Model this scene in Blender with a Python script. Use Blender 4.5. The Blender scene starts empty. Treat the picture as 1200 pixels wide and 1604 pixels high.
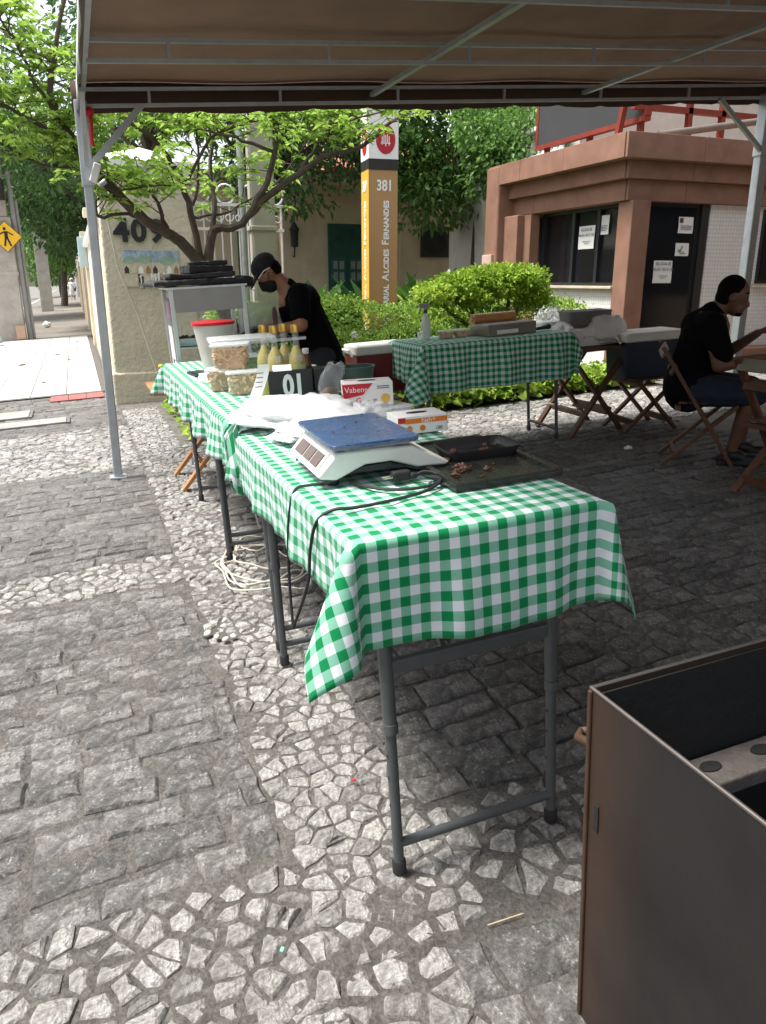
import bpy, bmesh, math, random
import numpy as np
from mathutils import Vector, Matrix
S = bpy.context.scene
COL = S.collection
rad = math.radians
# ------------------------------------------------ camera
H, PITCH, HEAD, KS = 1.45, rad(16.8), rad(21.2), 0.056
cd = bpy.data.cameras.new('camera'); cam = bpy.data.objects.new('camera', cd); COL.objects.link(cam)
cd.sensor_fit = 'VERTICAL'; cd.sensor_height = 36; cd.lens = 36*1200/1604; cd.clip_start = 0.02; cd.clip_end = 900
cam.location = (0, 0, H); cam.rotation_euler = (math.pi/2-PITCH, 0, -HEAD); S.camera = cam
# ------------------------------------------------ world and sun
SUN_EL, SUN_AZ = rad(64.5), rad(-75)          # azimuth from +Y towards +X
w = bpy.data.worlds.new('World'); S.world = w; w.use_nodes = True
nt = w.node_tree; bg = nt.nodes['Background']
sky = nt.nodes.new('ShaderNodeTexSky'); sky.sky_type = 'NISHITA'; sky.sun_disc = False
sky.sun_elevation = SUN_EL; sky.sun_rotation = SUN_AZ; sky.air_density = 1.4; sky.dust_density = 3.0
hs = nt.nodes.new('ShaderNodeHueSaturation'); hs.inputs['Saturation'].default_value = 0.42
nt.links.new(sky.outputs[0], hs.inputs['Color']); nt.links.new(hs.outputs[0], bg.inputs[0]); bg.inputs[1].default_value = 0.125
sl = bpy.data.lights.new('sun', 'SUN'); sun = bpy.data.objects.new('sun', sl); COL.objects.link(sun)
sl.energy = 3.0; sl.angle = rad(16); sl.color = (1, .965, .91)
sd = Vector((math.sin(SUN_AZ)*math.cos(SUN_EL), math.cos(SUN_AZ)*math.cos(SUN_EL), math.sin(SUN_EL)))
sun.rotation_euler = sd.to_track_quat('Z', 'Y').to_euler(); sun.location = (-8, 4, 12)
S.view_settings.view_transform = 'Standard'; S.view_settings.look = 'None'
S.view_settings.exposure = 1.28; S.view_settings.gamma = 1
S.render.engine = 'CYCLES'
S.cycles.max_bounces = 6; S.cycles.transparent_max_bounces = 12
# ------------------------------------------------ geometry helpers
RNG = random.Random(7)
TM = Matrix.Rotation(-math.atan(KS), 4, 'Y')        # the driveway falls gently towards the street
def V(*a): return Vector(a)
def ray(x, y):
    a, b = (x-600)/1200, -(y-802)/1200
    f = math.cos(PITCH)+math.sin(PITCH)*b; u = -math.sin(PITCH)+math.cos(PITCH)*b
    return V(a*math.cos(HEAD)+f*math.sin(HEAD), -a*math.sin(HEAD)+f*math.cos(HEAD), u)
def at(x, y, t):
    d = ray(x, y); return d*(t/d.y)+V(0, 0, H)
class MB:
    def __init__(s): s.v = []; s.f = []; s.uv = None
    def add(s, vs, fs):
        o = len(s.v); s.v += [tuple(p) for p in vs]; s.f += [tuple(i+o for i in f) for f in fs]; return s
    def box(s, c, d, R=None):
        c = Vector(c); x, y, z = [k/2 for k in d]; R = R or Matrix()
        vs = [c+R.to_3x3() @ V(sx*x, sy*y, sz*z) for sz in (-1, 1) for sx, sy in ((-1, -1), (1, -1), (1, 1), (-1, 1))]
        return s.add(vs, [(3, 2, 1, 0), (4, 5, 6, 7), (0, 1, 5, 4), (1, 2, 6, 5), (2, 3, 7, 6), (3, 0, 4, 7)])
    def bar(s, p, q, w, h, up=(0, 0, 1)):          # rectangular bar
        p, q = Vector(p), Vector(q); z = (q-p).normalized(); x = z.cross(Vector(up))
        if x.length < 1e-4: x = z.cross(V(1, 0, 0))
        x.normalize(); y = x.cross(z)
        vs = [e+x*a*w/2+y*b*h/2 for e in (p, q) for a, b in ((-1, -1), (1, -1), (1, 1), (-1, 1))]
        return s.add(vs, [(0, 1, 2, 3), (7, 6, 5, 4), (4, 5, 1, 0), (5, 6, 2, 1), (6, 7, 3, 2), (7, 4, 0, 3)])
    def path(s, pts, r, n=8, cap=True):
        pts = [Vector(p) for p in pts]; m = len(pts); rs = r if hasattr(r, '__len__') else [r]*m
        ref = None; vs = []
        for i, p in enumerate(pts):
            d = (pts[min(i+1, m-1)]-pts[max(i-1, 0)])
            d = d.normalized() if d.length > 1e-9 else V(0, 0, 1)
            if ref is None: ref = d.orthogonal().normalized()
            ref = (ref-d*ref.dot(d)); ref = ref.normalized() if ref.length > 1e-6 else d.orthogonal().normalized()
            b = d.cross(ref)
            vs += [p+(ref*math.cos(k*2*math.pi/n)+b*math.sin(k*2*math.pi/n))*rs[i] for k in range(n)]
        fs = [(i*n+k, i*n+(k+1) % n, (i+1)*n+(k+1) % n, (i+1)*n+k) for i in range(m-1) for k in range(n)]
        if cap: fs += [tuple(range(n-1, -1, -1)), tuple((m-1)*n+k for k in range(n))]
        return s.add(vs, fs)
    def tube(s, p, q, r, r2=None, n=10): return s.path([p, q], [r, r if r2 is None else r2], n)
    def lathe(s, prof, n=20, c=(0, 0, 0), sx=1, sy=1, cap=True):
        c = Vector(c); m = len(prof)
        vs = [c+V(r*sx*math.cos(2*math.pi*k/n), r*sy*math.sin(2*math.pi*k/n), z) for r, z in prof for k in range(n)]
        fs = [(i*n+k, i*n+(k+1) % n, (i+1)*n+(k+1) % n, (i+1)*n+k) for i in range(m-1) for k in range(n)]
        if cap: fs += [tuple(range(n-1, -1, -1)), tuple((m-1)*n+k for k in range(n))]
        return s.add(vs, fs)
    def rbox(s, c, d, r, h, n=4, taper=1.0):       # rounded-rectangle prism, d = (x, y) at bottom
        c = Vector(c); ring = []
        for qx, qy, a0 in ((1, 1, 0), (-1, 1, 90), (-1, -1, 180), (1, -1, 270)):
            for k in range(n+1):
                a = rad(a0+90*k/n); ring.append((qx*(d[0]/2-r)+r*math.cos(a), qy*(d[1]/2-r)+r*math.sin(a)))
        m = len(ring)
        vs = [c+V(x, y, 0) for x, y in ring]+[c+V(x*taper, y*taper, h) for x, y in ring]
        return s.add(vs, [(k, (k+1) % m, m+(k+1) % m, m+k) for k in range(m)]+[tuple(range(m-1, -1, -1)), tuple(range(m, 2*m))])
    def prism(s, poly, a, b, fr=None):             # polygon in (x,y) from z=a to z=b, placed by matrix
        fr = fr or Matrix(); n = len(poly)
        vs = [fr @ V(x, y, a) for x, y in poly]+[fr @ V(x, y, b) for x, y in poly]
        return s.add(vs, [tuple(range(n-1, -1, -1)), tuple(range(n, 2*n))]+[(k, (k+1) % n, n+(k+1) % n, n+k) for k in range(n)])
    def ball(s, c, r, n=14, m=9, R=None):
        c = Vector(c); R = (R or Matrix()).to_3x3(); r = r if hasattr(r, '__len__') else (r, r, r)
        vs = [c+R @ V(0, 0, r[2])]
        for i in range(1, m):
            th = math.pi*i/m
            vs += [c+R @ V(r[0]*math.sin(th)*math.cos(2*math.pi*k/n), r[1]*math.sin(th)*math.sin(2*math.pi*k/n), r[2]*math.cos(th)) for k in range(n)]
        vs.append(c+R @ V(0, 0, -r[2])); L = len(vs)-1
        fs = [(0, 1+k, 1+(k+1) % n) for k in range(n)]
        for i in range(m-2):
            a = 1+i*n; fs += [(a+k, a+n+k, a+n+(k+1) % n, a+(k+1) % n) for k in range(n)]
        a = 1+(m-2)*n; fs += [(a+k, L, a+(k+1) % n) for k in range(n)]
        return s.add(vs, fs)
    def caps(s, p, r0, q, r1, n=12):               # tapered capsule
        p, q = Vector(p), Vector(q); d = (q-p); L = d.length; d = d/L if L > 1e-6 else V(0, 0, 1)
        pts, rs = [], []
        for k in range(5):
            a = math.pi/2*(1-k/4); pts.append(p-d*r0*math.sin(a)); rs.append(max(r0*math.cos(a), 1e-3))
        for k in range(5):
            a = math.pi/2*k/4; pts.append(q+d*r1*math.sin(a)); rs.append(max(r1*math.cos(a), 1e-3))
        return s.path(pts, rs, n)
    def grid(s, fn, nu, nv, uvs=None):
        o = len(s.v); s.v += [tuple(fn(i, j)) for i in range(nu+1) for j in range(nv+1)]
        s.f += [(o+i*(nv+1)+j, o+(i+1)*(nv+1)+j, o+(i+1)*(nv+1)+j+1, o+i*(nv+1)+j+1) for i in range(nu) for j in range(nv)]
        if uvs: s.uv = [uvs(i, j) for i in range(nu+1) for j in range(nv+1)]
        return s
    def build(s, name, m, parent=None, smooth=None, bevel=0, solid=0, sub=0, M4=None):
        me = bpy.data.meshes.new(name); me.from_pydata(s.v, [], s.f); me.update()
        if s.uv:
            ul = me.uv_layers.new(name='uv')
            ul.data.foreach_set('uv', [c for l in me.loops for c in s.uv[l.vertex_index]])
        return obj(name, me, m, parent, smooth, bevel, solid, sub, M4)
def obj(name, me, m, parent=None, smooth=None, bevel=0, solid=0, sub=0, M4=None):
    o = bpy.data.objects.new(name, me); COL.objects.link(o)
    if m: me.materials.append(m)
    if smooth:
        me.polygons.foreach_set('use_smooth', [True]*len(me.polygons)); me.set_sharp_from_angle(angle=rad(smooth))
    if parent: o.parent = parent
    if M4 is not None: o.matrix_basis = M4
    if solid: md = o.modifiers.new('solid', 'SOLIDIFY'); md.thickness = solid; md.offset = 0
    if bevel: md = o.modifiers.new('bevel', 'BEVEL'); md.width = bevel; md.segments = 2; md.limit_method = 'ANGLE'
    if sub: md = o.modifiers.new('sub', 'SUBSURF'); md.levels = md.render_levels = sub
    return o
def tag(o, label, cat, group=None):
    o['label'] = label; o['category'] = cat
    if group: o['group'] = group
    return o
def struct(o, kind='structure'): o['kind'] = kind; return o
def PM(loc, yaw=0, drive=True):
    m = Matrix.Translation(loc) @ Matrix.Rotation(yaw, 4, 'Z'); return TM @ m if drive else m
def root(name, label, cat, loc, yaw=0, group=None, drive=True):
    o = bpy.data.objects.new(name, None); COL.objects.link(o); o.empty_display_size = .1
    o.matrix_basis = PM(loc, yaw, drive); return tag(o, label, cat, group)
def clone(o, M4=None, parent=None):
    c = o.copy(); COL.objects.link(c); c.parent = parent
    if M4 is not None: c.matrix_basis = M4
    for ch in list(o.children): clone(ch, None, c)
    return c
def bake(o):                                       # evaluate modifiers into the mesh
    dg = bpy.context.evaluated_depsgraph_get(); me = bpy.data.meshes.new_from_object(o.evaluated_get(dg))
    o.modifiers.clear(); o.data = me; return o
def fused(name, mb, m, parent, voxel=.01, smooth=4):   # union of overlapping solids as one continuous skin
    o = mb.build(name, m, parent)
    r = o.modifiers.new('r', 'REMESH'); r.mode = 'VOXEL'; r.voxel_size = voxel; r.use_smooth_shade = True
    if smooth: k = o.modifiers.new('s', 'SMOOTH'); k.iterations = smooth; k.factor = .5
    return bake(o)
def text(name, body, size, m, parent, M4, depth=.002, align='CENTER', xs=1.0, bold=0):
    c = bpy.data.curves.new(name, 'FONT'); c.body = body; c.size = size; c.extrude = depth; c.align_x = align; c.align_y = 'CENTER'
    c.resolution_u = 3; c.offset = bold
    o = bpy.data.objects.new(name, c); COL.objects.link(o)
    dg = bpy.context.evaluated_depsgraph_get(); me = bpy.data.meshes.new_from_object(o.evaluated_get(dg))
    bpy.data.objects.remove(o); me.transform(Matrix.Diagonal((xs, 1, 1, 1)))
    return obj(name, me, m, parent, M4=M4)
FX = lambda p, rx=90, rz=0, ry=0: Matrix.Translation(p) @ Matrix.Rotation(rad(rz), 4, 'Z') @ Matrix.Rotation(rad(rx), 4, 'X') @ Matrix.Rotation(rad(ry), 4, 'Z')
# ------------------------------------------------ materials
MATS = {}
def nd(t, k, **kw):
    n = t.nodes.new(k)
    for a, b in kw.items(): setattr(n, a, b)
    return n
def ramp(t, fac, stops):
    r = nd(t, 'ShaderNodeValToRGB'); e = r.color_ramp.elements
    while len(e) < len(stops): e.new(.5)
    for i, (p, c) in enumerate(stops): e[i].position = p; e[i].color = (*c, 1)
    t.links.new(fac, r.inputs[0]); return r.outputs[0]
def noise(t, vec, scale, detail=6, rough=.6, dim='3D'):
    n = nd(t, 'ShaderNodeTexNoise'); n.inputs['Scale'].default_value = scale; n.inputs['Detail'].default_value = detail
    n.inputs['Roughness'].default_value = rough
    if vec is not None: t.links.new(vec, n.inputs['Vector'])
    return n.outputs['Fac']
def mulc(c, k): return tuple(min(1, x*k) for x in c)
def mat(name, col=(.5, .5, .5), rough=.6, metal=0, var=.12, scale=6, bump=0, bscale=60, dirt=None, dscale=3, damt=.5, trans=0, alpha=1,
        spec=.5, ior=1.45, transl=0, emit=0, sheen=0, tint=0, coat=0, bdist=.01):
    if name in MATS: return MATS[name]
    m = bpy.data.materials.new(name); m.use_nodes = True; t = m.node_tree; p = t.nodes['Principled BSDF']; MATS[name] = m
    co = nd(t, 'ShaderNodeTexCoord').outputs['Object']
    c = ramp(t, noise(t, co, scale), [(.3, mulc(col, 1-var)), (.7, mulc(col, 1+var))])
    if dirt:
        f = ramp(t, noise(t, co, dscale, 8, .68), [(.5, (0, 0, 0)), (.72, (damt,)*3)])
        mx = nd(t, 'ShaderNodeMix', data_type='RGBA'); t.links.new(f, mx.inputs[0]); t.links.new(c, mx.inputs[6]); mx.inputs[7].default_value = (*dirt, 1); c = mx.outputs[2]
    if tint:
        a = nd(t, 'ShaderNodeAttribute', attribute_name='tint')
        mr = nd(t, 'ShaderNodeMapRange'); t.links.new(a.outputs['Fac'], mr.inputs[0]); mr.inputs[3].default_value = 1-tint; mr.inputs[4].default_value = 1+tint
        mx = nd(t, 'ShaderNodeVectorMath', operation='SCALE'); t.links.new(c, mx.inputs[0]); t.links.new(mr.outputs[0], mx.inputs['Scale']); c = mx.outputs[0]
    t.links.new(c, p.inputs['Base Color'])
    rr = nd(t, 'ShaderNodeMapRange'); t.links.new(noise(t, co, scale*3), rr.inputs[0]); rr.inputs[3].default_value = max(0, rough-.12); rr.inputs[4].default_value = min(1, rough+.12)
    t.links.new(rr.outputs[0], p.inputs['Roughness'])
    p.inputs['Metallic'].default_value = metal; p.inputs['Alpha'].default_value = alpha; p.inputs['IOR'].default_value = ior
    p.inputs['Transmission Weight'].default_value = trans; p.inputs['Specular IOR Level'].default_value = spec
    p.inputs['Sheen Weight'].default_value = sheen; p.inputs['Coat Weight'].default_value = coat
    if bump:
        b = nd(t, 'ShaderNodeBump'); b.inputs['Strength'].default_value = bump; b.inputs['Distance'].default_value = bdist
        t.links.new(noise(t, co, bscale, 5), b.inputs['Height']); t.links.new(b.outputs[0], p.inputs['Normal'])
    if transl:
        tr = nd(t, 'ShaderNodeBsdfTranslucent'); t.links.new(c, tr.inputs[0]); ms = nd(t, 'ShaderNodeMixShader'); ms.inputs[0].default_value = transl
        t.links.new(p.outputs[0], ms.inputs[1]); t.links.new(tr.outputs[0], ms.inputs[2]); t.links.new(ms.outputs[0], t.nodes['Material Output'].inputs[0])
    return m
def leafmat(name, dark, light, transl=.35, rough=.45):
    m = bpy.data.materials.new(name); m.use_nodes = True; t = m.node_tree; p = t.nodes['Principled BSDF']
    a = nd(t, 'ShaderNodeAttribute', attribute_name='tint')
    c = ramp(t, a.outputs['Fac'], [(0, dark), (1, light)])
    t.links.new(c, p.inputs['Base Color']); p.inputs['Roughness'].default_value = rough; p.inputs['Specular IOR Level'].default_value = .35
    tr = nd(t, 'ShaderNodeBsdfTranslucent'); t.links.new(c, tr.inputs[0]); ms = nd(t, 'ShaderNodeMixShader'); ms.inputs[0].default_value = transl
    t.links.new(p.outputs[0], ms.inputs[1]); t.links.new(tr.outputs[0], ms.inputs[2]); t.links.new(ms.outputs[0], t.nodes['Material Output'].inputs[0]); return m
def settint(me, arr):
    a = me.attributes.new('tint', 'FLOAT', 'POINT'); a.data.foreach_set('value', np.asarray(arr, np.float32))
def leaves(name, P, D, L, Wd, m, parent=None, seed=0, fold=.25, tint=None, droop=.15):
    """many folded leaf faces: base point P, direction D, length L, width ratio Wd"""
    r = np.random.default_rng(seed); P = np.asarray(P, float); D = np.asarray(D, float); n = len(P)
    D = D/np.maximum(np.linalg.norm(D, axis=1, keepdims=True), 1e-6); L = np.broadcast_to(np.asarray(L, float), (n,))[:, None]
    up = r.normal(0, .5, (n, 3))+[0, 0, 1]
    Sd = np.cross(D, up); Sd /= np.maximum(np.linalg.norm(Sd, axis=1, keepdims=True), 1e-6); N = np.cross(Sd, D)
    mid = P+D*L*.5
    vs = np.stack([P, mid+Sd*L*Wd*.5+N*L*fold*Wd, P+D*L-np.array([0, 0, 1])*L*droop, mid-Sd*L*Wd*.5+N*L*fold*Wd], 1).reshape(-1, 3)
    me = bpy.data.meshes.new(name); me.vertices.add(4*n); me.vertices.foreach_set('co', vs.astype(np.float32).ravel())
    b = np.arange(n)[:, None]*4; idx = np.concatenate([b+[0, 1, 2], b+[0, 2, 3]], 1).reshape(-1)
    me.loops.add(6*n); me.loops.foreach_set('vertex_index', idx.astype(np.int32)); me.polygons.add(2*n)
    me.polygons.foreach_set('loop_start', np.arange(0, 6*n, 3, dtype=np.int32)); me.update(calc_edges=True); me.validate()
    tn = r.random(n) if tint is None else np.asarray(tint); settint(me, np.repeat(tn, 4))
    return obj(name, me, m, parent)
# ================================================ the ground
def surf(name, cols, scale, rough=.85, bump=.5, bscale=40, vor=0, tint=0, blot=None, fine=None):
    m = bpy.data.materials.new(name); m.use_nodes = True; t = m.node_tree; p = t.nodes['Principled BSDF']; MATS[name] = m
    co = nd(t, 'ShaderNodeTexCoord').outputs['Object']
    n1 = noise(t, co, scale, 10, .7); c = ramp(t, n1, [(.28, cols[0]), (.5, cols[1]), (.72, cols[2])])
    if tint:
        a = nd(t, 'ShaderNodeAttribute', attribute_name='tint'); mr = nd(t, 'ShaderNodeMapRange'); t.links.new(a.outputs['Fac'], mr.inputs[0])
        mr.inputs[3].default_value = 1-tint; mr.inputs[4].default_value = 1+tint
        mx = nd(t, 'ShaderNodeVectorMath', operation='SCALE'); t.links.new(c, mx.inputs[0]); t.links.new(mr.outputs[0], mx.inputs['Scale']); c = mx.outputs[0]
    if blot:
        f = ramp(t, noise(t, co, blot[1], 8, .75), [(blot[2], (0, 0, 0)), (blot[2]+.1, (blot[3],)*3)])
        mx = nd(t, 'ShaderNodeMix', data_type='RGBA'); t.links.new(f, mx.inputs[0]); t.links.new(c, mx.inputs[6]); mx.inputs[7].default_value = (*blot[0], 1); c = mx.outputs[2]
    if fine:
        for sc_k, am in ((fine[0], fine[1]), (fine[0]*.33, fine[1]*.6)):
            mr2 = nd(t, 'ShaderNodeMapRange'); t.links.new(noise(t, co, sc_k, 9, .75), mr2.inputs[0])
            mr2.inputs[1].default_value = .36; mr2.inputs[2].default_value = .64; mr2.inputs[3].default_value = 1-am; mr2.inputs[4].default_value = 1+am
            mx = nd(t, 'ShaderNodeVectorMath', operation='SCALE'); t.links.new(c, mx.inputs[0]); t.links.new(mr2.outputs[0], mx.inputs['Scale']); c = mx.outputs[0]
        sp_ = ramp(t, noise(t, co, 65, 3, .5), [(.73, (0, 0, 0)), (.77, (.8, .8, .8))])
        mx = nd(t, 'ShaderNodeMix', data_type='RGBA'); t.links.new(sp_, mx.inputs[0]); t.links.new(c, mx.inputs[6]); mx.inputs[7].default_value = (.55, .53, .5, 1); c = mx.outputs[2]
    t.links.new(c, p.inputs['Base Color']); p.inputs['Roughness'].default_value = rough; p.inputs['Specular IOR Level'].default_value = .3
    h = noise(t, co, bscale, 8, .7)
    if vor:
        vo = nd(t, 'ShaderNodeTexVoronoi', feature='DISTANCE_TO_EDGE'); vo.inputs['Scale'].default_value = vor; t.links.new(co, vo.inputs['Vector'])
        mi = nd(t, 'ShaderNodeMath', operation='MINIMUM'); t.links.new(vo.outputs[0], mi.inputs[0]); mi.inputs[1].default_value = .12
        ad = nd(t, 'ShaderNodeMath', operation='MULTIPLY_ADD'); t.links.new(mi.outputs[0], ad.inputs[0]); ad.inputs[1].default_value = 6; t.links.new(h, ad.inputs[2]); h = ad.outputs[0]
        cr = ramp(t, vo.outputs[0], [(.0, (.45,)*3), (.1, (1,)*3)])
        mx = nd(t, 'ShaderNodeMix', data_type='RGBA', blend_type='MULTIPLY'); mx.inputs[0].default_value = 1; t.links.new(c, mx.inputs[6]); t.links.new(cr, mx.inputs[7]); t.links.new(mx.outputs[2], p.inputs['Base Color'])
    b = nd(t, 'ShaderNodeBump'); b.inputs['Strength'].default_value = bump; b.inputs['Distance'].default_value = .016
    t.links.new(h, b.inputs['Height']); t.links.new(b.outputs[0], p.inputs['Normal']); return m
M_mortar = surf('mortar', [(.10, .092, .083), (.155, .144, .13), (.22, .205, .187)], 7, bump=1.6, bscale=45, blot=((.34, .325, .30), 24, .58, .55), fine=(90, .4))
M_block = surf('basalt', [(.078, .075, .071), (.135, .129, .122), (.20, .192, .182)], 17, rough=.72, bump=1.15, bscale=30, tint=.28, blot=((.38, .365, .345), 48, .58, .65), fine=(95, .42))
M_rubble = surf('limestone', [(.18, .172, .16), (.30, .29, .273), (.46, .448, .424)], 26, rough=.78, bump=1.1, bscale=38, tint=.3, blot=((.15, .142, .13), 34, .5, .7), fine=(80, .4))
M_far = surf('old_paving', [(.12, .112, .10), (.19, .178, .16), (.27, .255, .23)], 2.5, bump=.6, bscale=30, vor=5)
M_asph = surf('asphalt', [(.06, .06, .06), (.085, .085, .083), (.11, .11, .105)], 3, bump=.4, bscale=60)
M_walk = surf('worn_walk', [(.10, .09, .08), (.16, .145, .125), (.22, .20, .18)], 1.2, bump=.3, bscale=25)
M_soil = surf('garden_soil', [(.045, .035, .025), (.07, .055, .04), (.10, .08, .055)], 6, bump=.8, bscale=30)
def gz(s): return KS*max(-8, min(12, s))
def strip(name, m, s0, s1, t0, t1, dz, ns=1, ntt=1, kind='structure'):
    cuts = sorted(set([s0, s1]+[c for c in (-8, 12) if s0 < c < s1]+[s0+(s1-s0)*i/ns for i in range(ns+1)]))
    b = MB(); b.grid(lambda i, j: (cuts[i], t0+(t1-t0)*j/ntt, gz(cuts[i])+dz), len(cuts)-1, ntt)
    return struct(b.build(name, m), kind)
strip('ground', M_far, -250, 250, -150, 300, -.045)
# ---- driveway base sheet with the stones set into it
rz = np.random.default_rng(2); NP = rz.normal(0, 1, (10, 2))*np.linspace(4, 22, 10)[:, None]; NPH = rz.uniform(0, 6.28, 10)
def mort(s, t): return sum(math.sin(s*k[0]+t*k[1]+p) for k, p in zip(NP, NPH))/10
db = MB(); DX = [-3.2, -1.9]+[-1.9+.06*i for i in range(1, 115)]+[6.1]; DY = [-.6, .5]+[.5+.06*i for i in range(1, 120)]+[9.3, 11.05]
db.grid(lambda i, j: (DX[i], DY[j], gz(DX[i])-(.0095 if DX[i] < .77 or DY[j] < 1.6 or DY[j] > 5.5 else .021)+.005*mort(DX[i], DY[j])), len(DX)-1, len(DY)-1)
drive = struct(db.build('driveway', M_mortar, None, 80))
def cell(seed, others, lim):
    poly = [(lim[0], lim[2]), (lim[1], lim[2]), (lim[1], lim[3]), (lim[0], lim[3])]; x0, y0 = seed
    for (x1, y1) in others:
        nx, ny = x1-x0, y1-y0; mx, my = (x0+x1)/2, (y0+y1)/2; out = []
        for i in range(len(poly)):
            a, b = poly[i], poly[(i+1) % len(poly)]
            da = (a[0]-mx)*nx+(a[1]-my)*ny; db = (b[0]-mx)*nx+(b[1]-my)*ny
            if da <= 0: out.append(a)
            if (da < 0) != (db < 0) and abs(da-db) > 1e-12:
                k = da/(da-db); out.append((a[0]+(b[0]-a[0])*k, a[1]+(b[1]-a[1])*k))
        poly = out
        if len(poly) < 3: return []
    return poly
def stone(poly, h, r, gap, rough=.12, depth=.03, seg=.04, tilt=.03, ch=.007):
    """one set stone: ragged outline, broken arris, uneven top; returns verts, faces about its centre"""
    cx = sum(p[0] for p in poly)/len(poly); cy = sum(p[1] for p in poly)/len(poly); ring = []
    size = math.sqrt(max(1e-6, abs(sum(poly[i][0]*poly[(i+1) % len(poly)][1]-poly[(i+1) % len(poly)][0]*poly[i][1] for i in range(len(poly))))/2))
    for i in range(len(poly)):
        a, b = poly[i], poly[(i+1) % len(poly)]; L = math.hypot(b[0]-a[0], b[1]-a[1])
        if L < .008: continue
        n = max(1, min(4, int(L/seg)))
        for k in range(n):
            f = k/n; x, y = a[0]+(b[0]-a[0])*f-cx, a[1]+(b[1]-a[1])*f-cy; d = math.hypot(x, y) or 1e-6
            sh = 1-gap/d*(1.0 if k else 1.35)+r.uniform(-rough, rough)*(.35 if k else .5); sh = max(.3, min(1, sh)); ring.append((x*sh, y*sh))
    n = len(ring)
    if n < 3: return None
    tx, ty = r.uniform(-tilt, tilt), r.uniform(-tilt, tilt); vs = []
    for x, y in ring: vs.append((x*1.03, y*1.03, -depth))
    for x, y in ring: vs.append((x, y, h-ch*r.uniform(.7, 1.5)+x*tx+y*ty))
    for x, y in ring:
        d = math.hypot(x, y) or 1; q = max(.4, 1-ch*1.5/d); vs.append((x*q, y*q, h+x*tx*q+y*ty*q+r.uniform(-.003, .003)))
    for x, y in ring: vs.append((x*.45, y*.45, h+.003*r.uniform(-1, 1.4)+(x*tx+y*ty)*.45))
    vs.append((0, 0, h+r.uniform(-.002, .003)))
    fs = []
    for q in range(3): fs += [(q*n+k, q*n+(k+1) % n, (q+1)*n+(k+1) % n, (q+1)*n+k) for k in range(n)]
    fs += [(3*n+k, 3*n+(k+1) % n, 4*n) for k in range(n)]
    return (cx, cy), vs, fs, size
BLK, RUB = [], []
def blocks(u0, u1, t0, t1, seed, la=.205, da=.118, gap=.0055):
    r = random.Random(seed); t = t0; row = 0
    while t < t1-.03:
        d = min(da*r.uniform(.85, 1.2), t1-t); u = u0-r.uniform(0, la*.8)
        if t1-t-d < .05: d = t1-t
        while u < u1-.02:
            L = la*r.uniform(.65, 1.3); a, b = max(u, u0), min(u+L, u1)
            if b-a > .05:
                wv = lambda x: .018*math.sin(x*3.1+row*.7)+.01*math.sin(x*9+row)
                j = lambda: r.uniform(-.008, .008)
                poly = [(a+j(), t+wv(a)+j()), (b+j(), t+wv(b)+j()), (b+j(), t+d+wv(b)+j()), (a+j(), t+d+wv(a)+j())]
                if True:
                    q = stone(poly, r.uniform(.004, .013), r, gap*r.uniform(.6, 1.3), .085, seg=.038, tilt=.025, ch=.009)
                    if q: BLK.append((q, r.random()))
            u += L
        t += d; row += 1
def rubble(u0, u1, t0, t1, seed, a=.062, gap=.0028, keep=None, prob=1.0):
    r = random.Random(seed); nx, ny = max(2, int((u1-u0)/a)), max(2, int((t1-t0)/a)); ax, ay = (u1-u0)/nx, (t1-t0)/ny; G = {}
    for i in range(-1, nx+1):
        for j in range(-1, ny+1): G[i, j] = (u0+(i+.5+r.uniform(-.48, .48))*ax, t0+(j+.5+r.uniform(-.48, .48))*ay)
    for i in range(nx):
        for j in range(ny):
            if r.random() > prob: continue
            s = G[i, j]; ot = [G[i+p, j+q] for p in (-2, -1, 0, 1, 2) for q in (-2, -1, 0, 1, 2) if (p or q) and (i+p, j+q) in G]
            ot.sort(key=lambda o: (o[0]-s[0])**2+(o[1]-s[1])**2)
            if keep and not keep(*s): continue
            poly = cell(s, ot, (u0-.01, u1+.01, t0-.01, t1+.01))
            if len(poly) < 3: continue
            q = stone(poly, r.uniform(.003, .014), r, gap*r.uniform(.7, 1.8), .16, tilt=.07, seg=.035)
            if q and q[3] > .018: RUB.append((q, r.random()))
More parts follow.
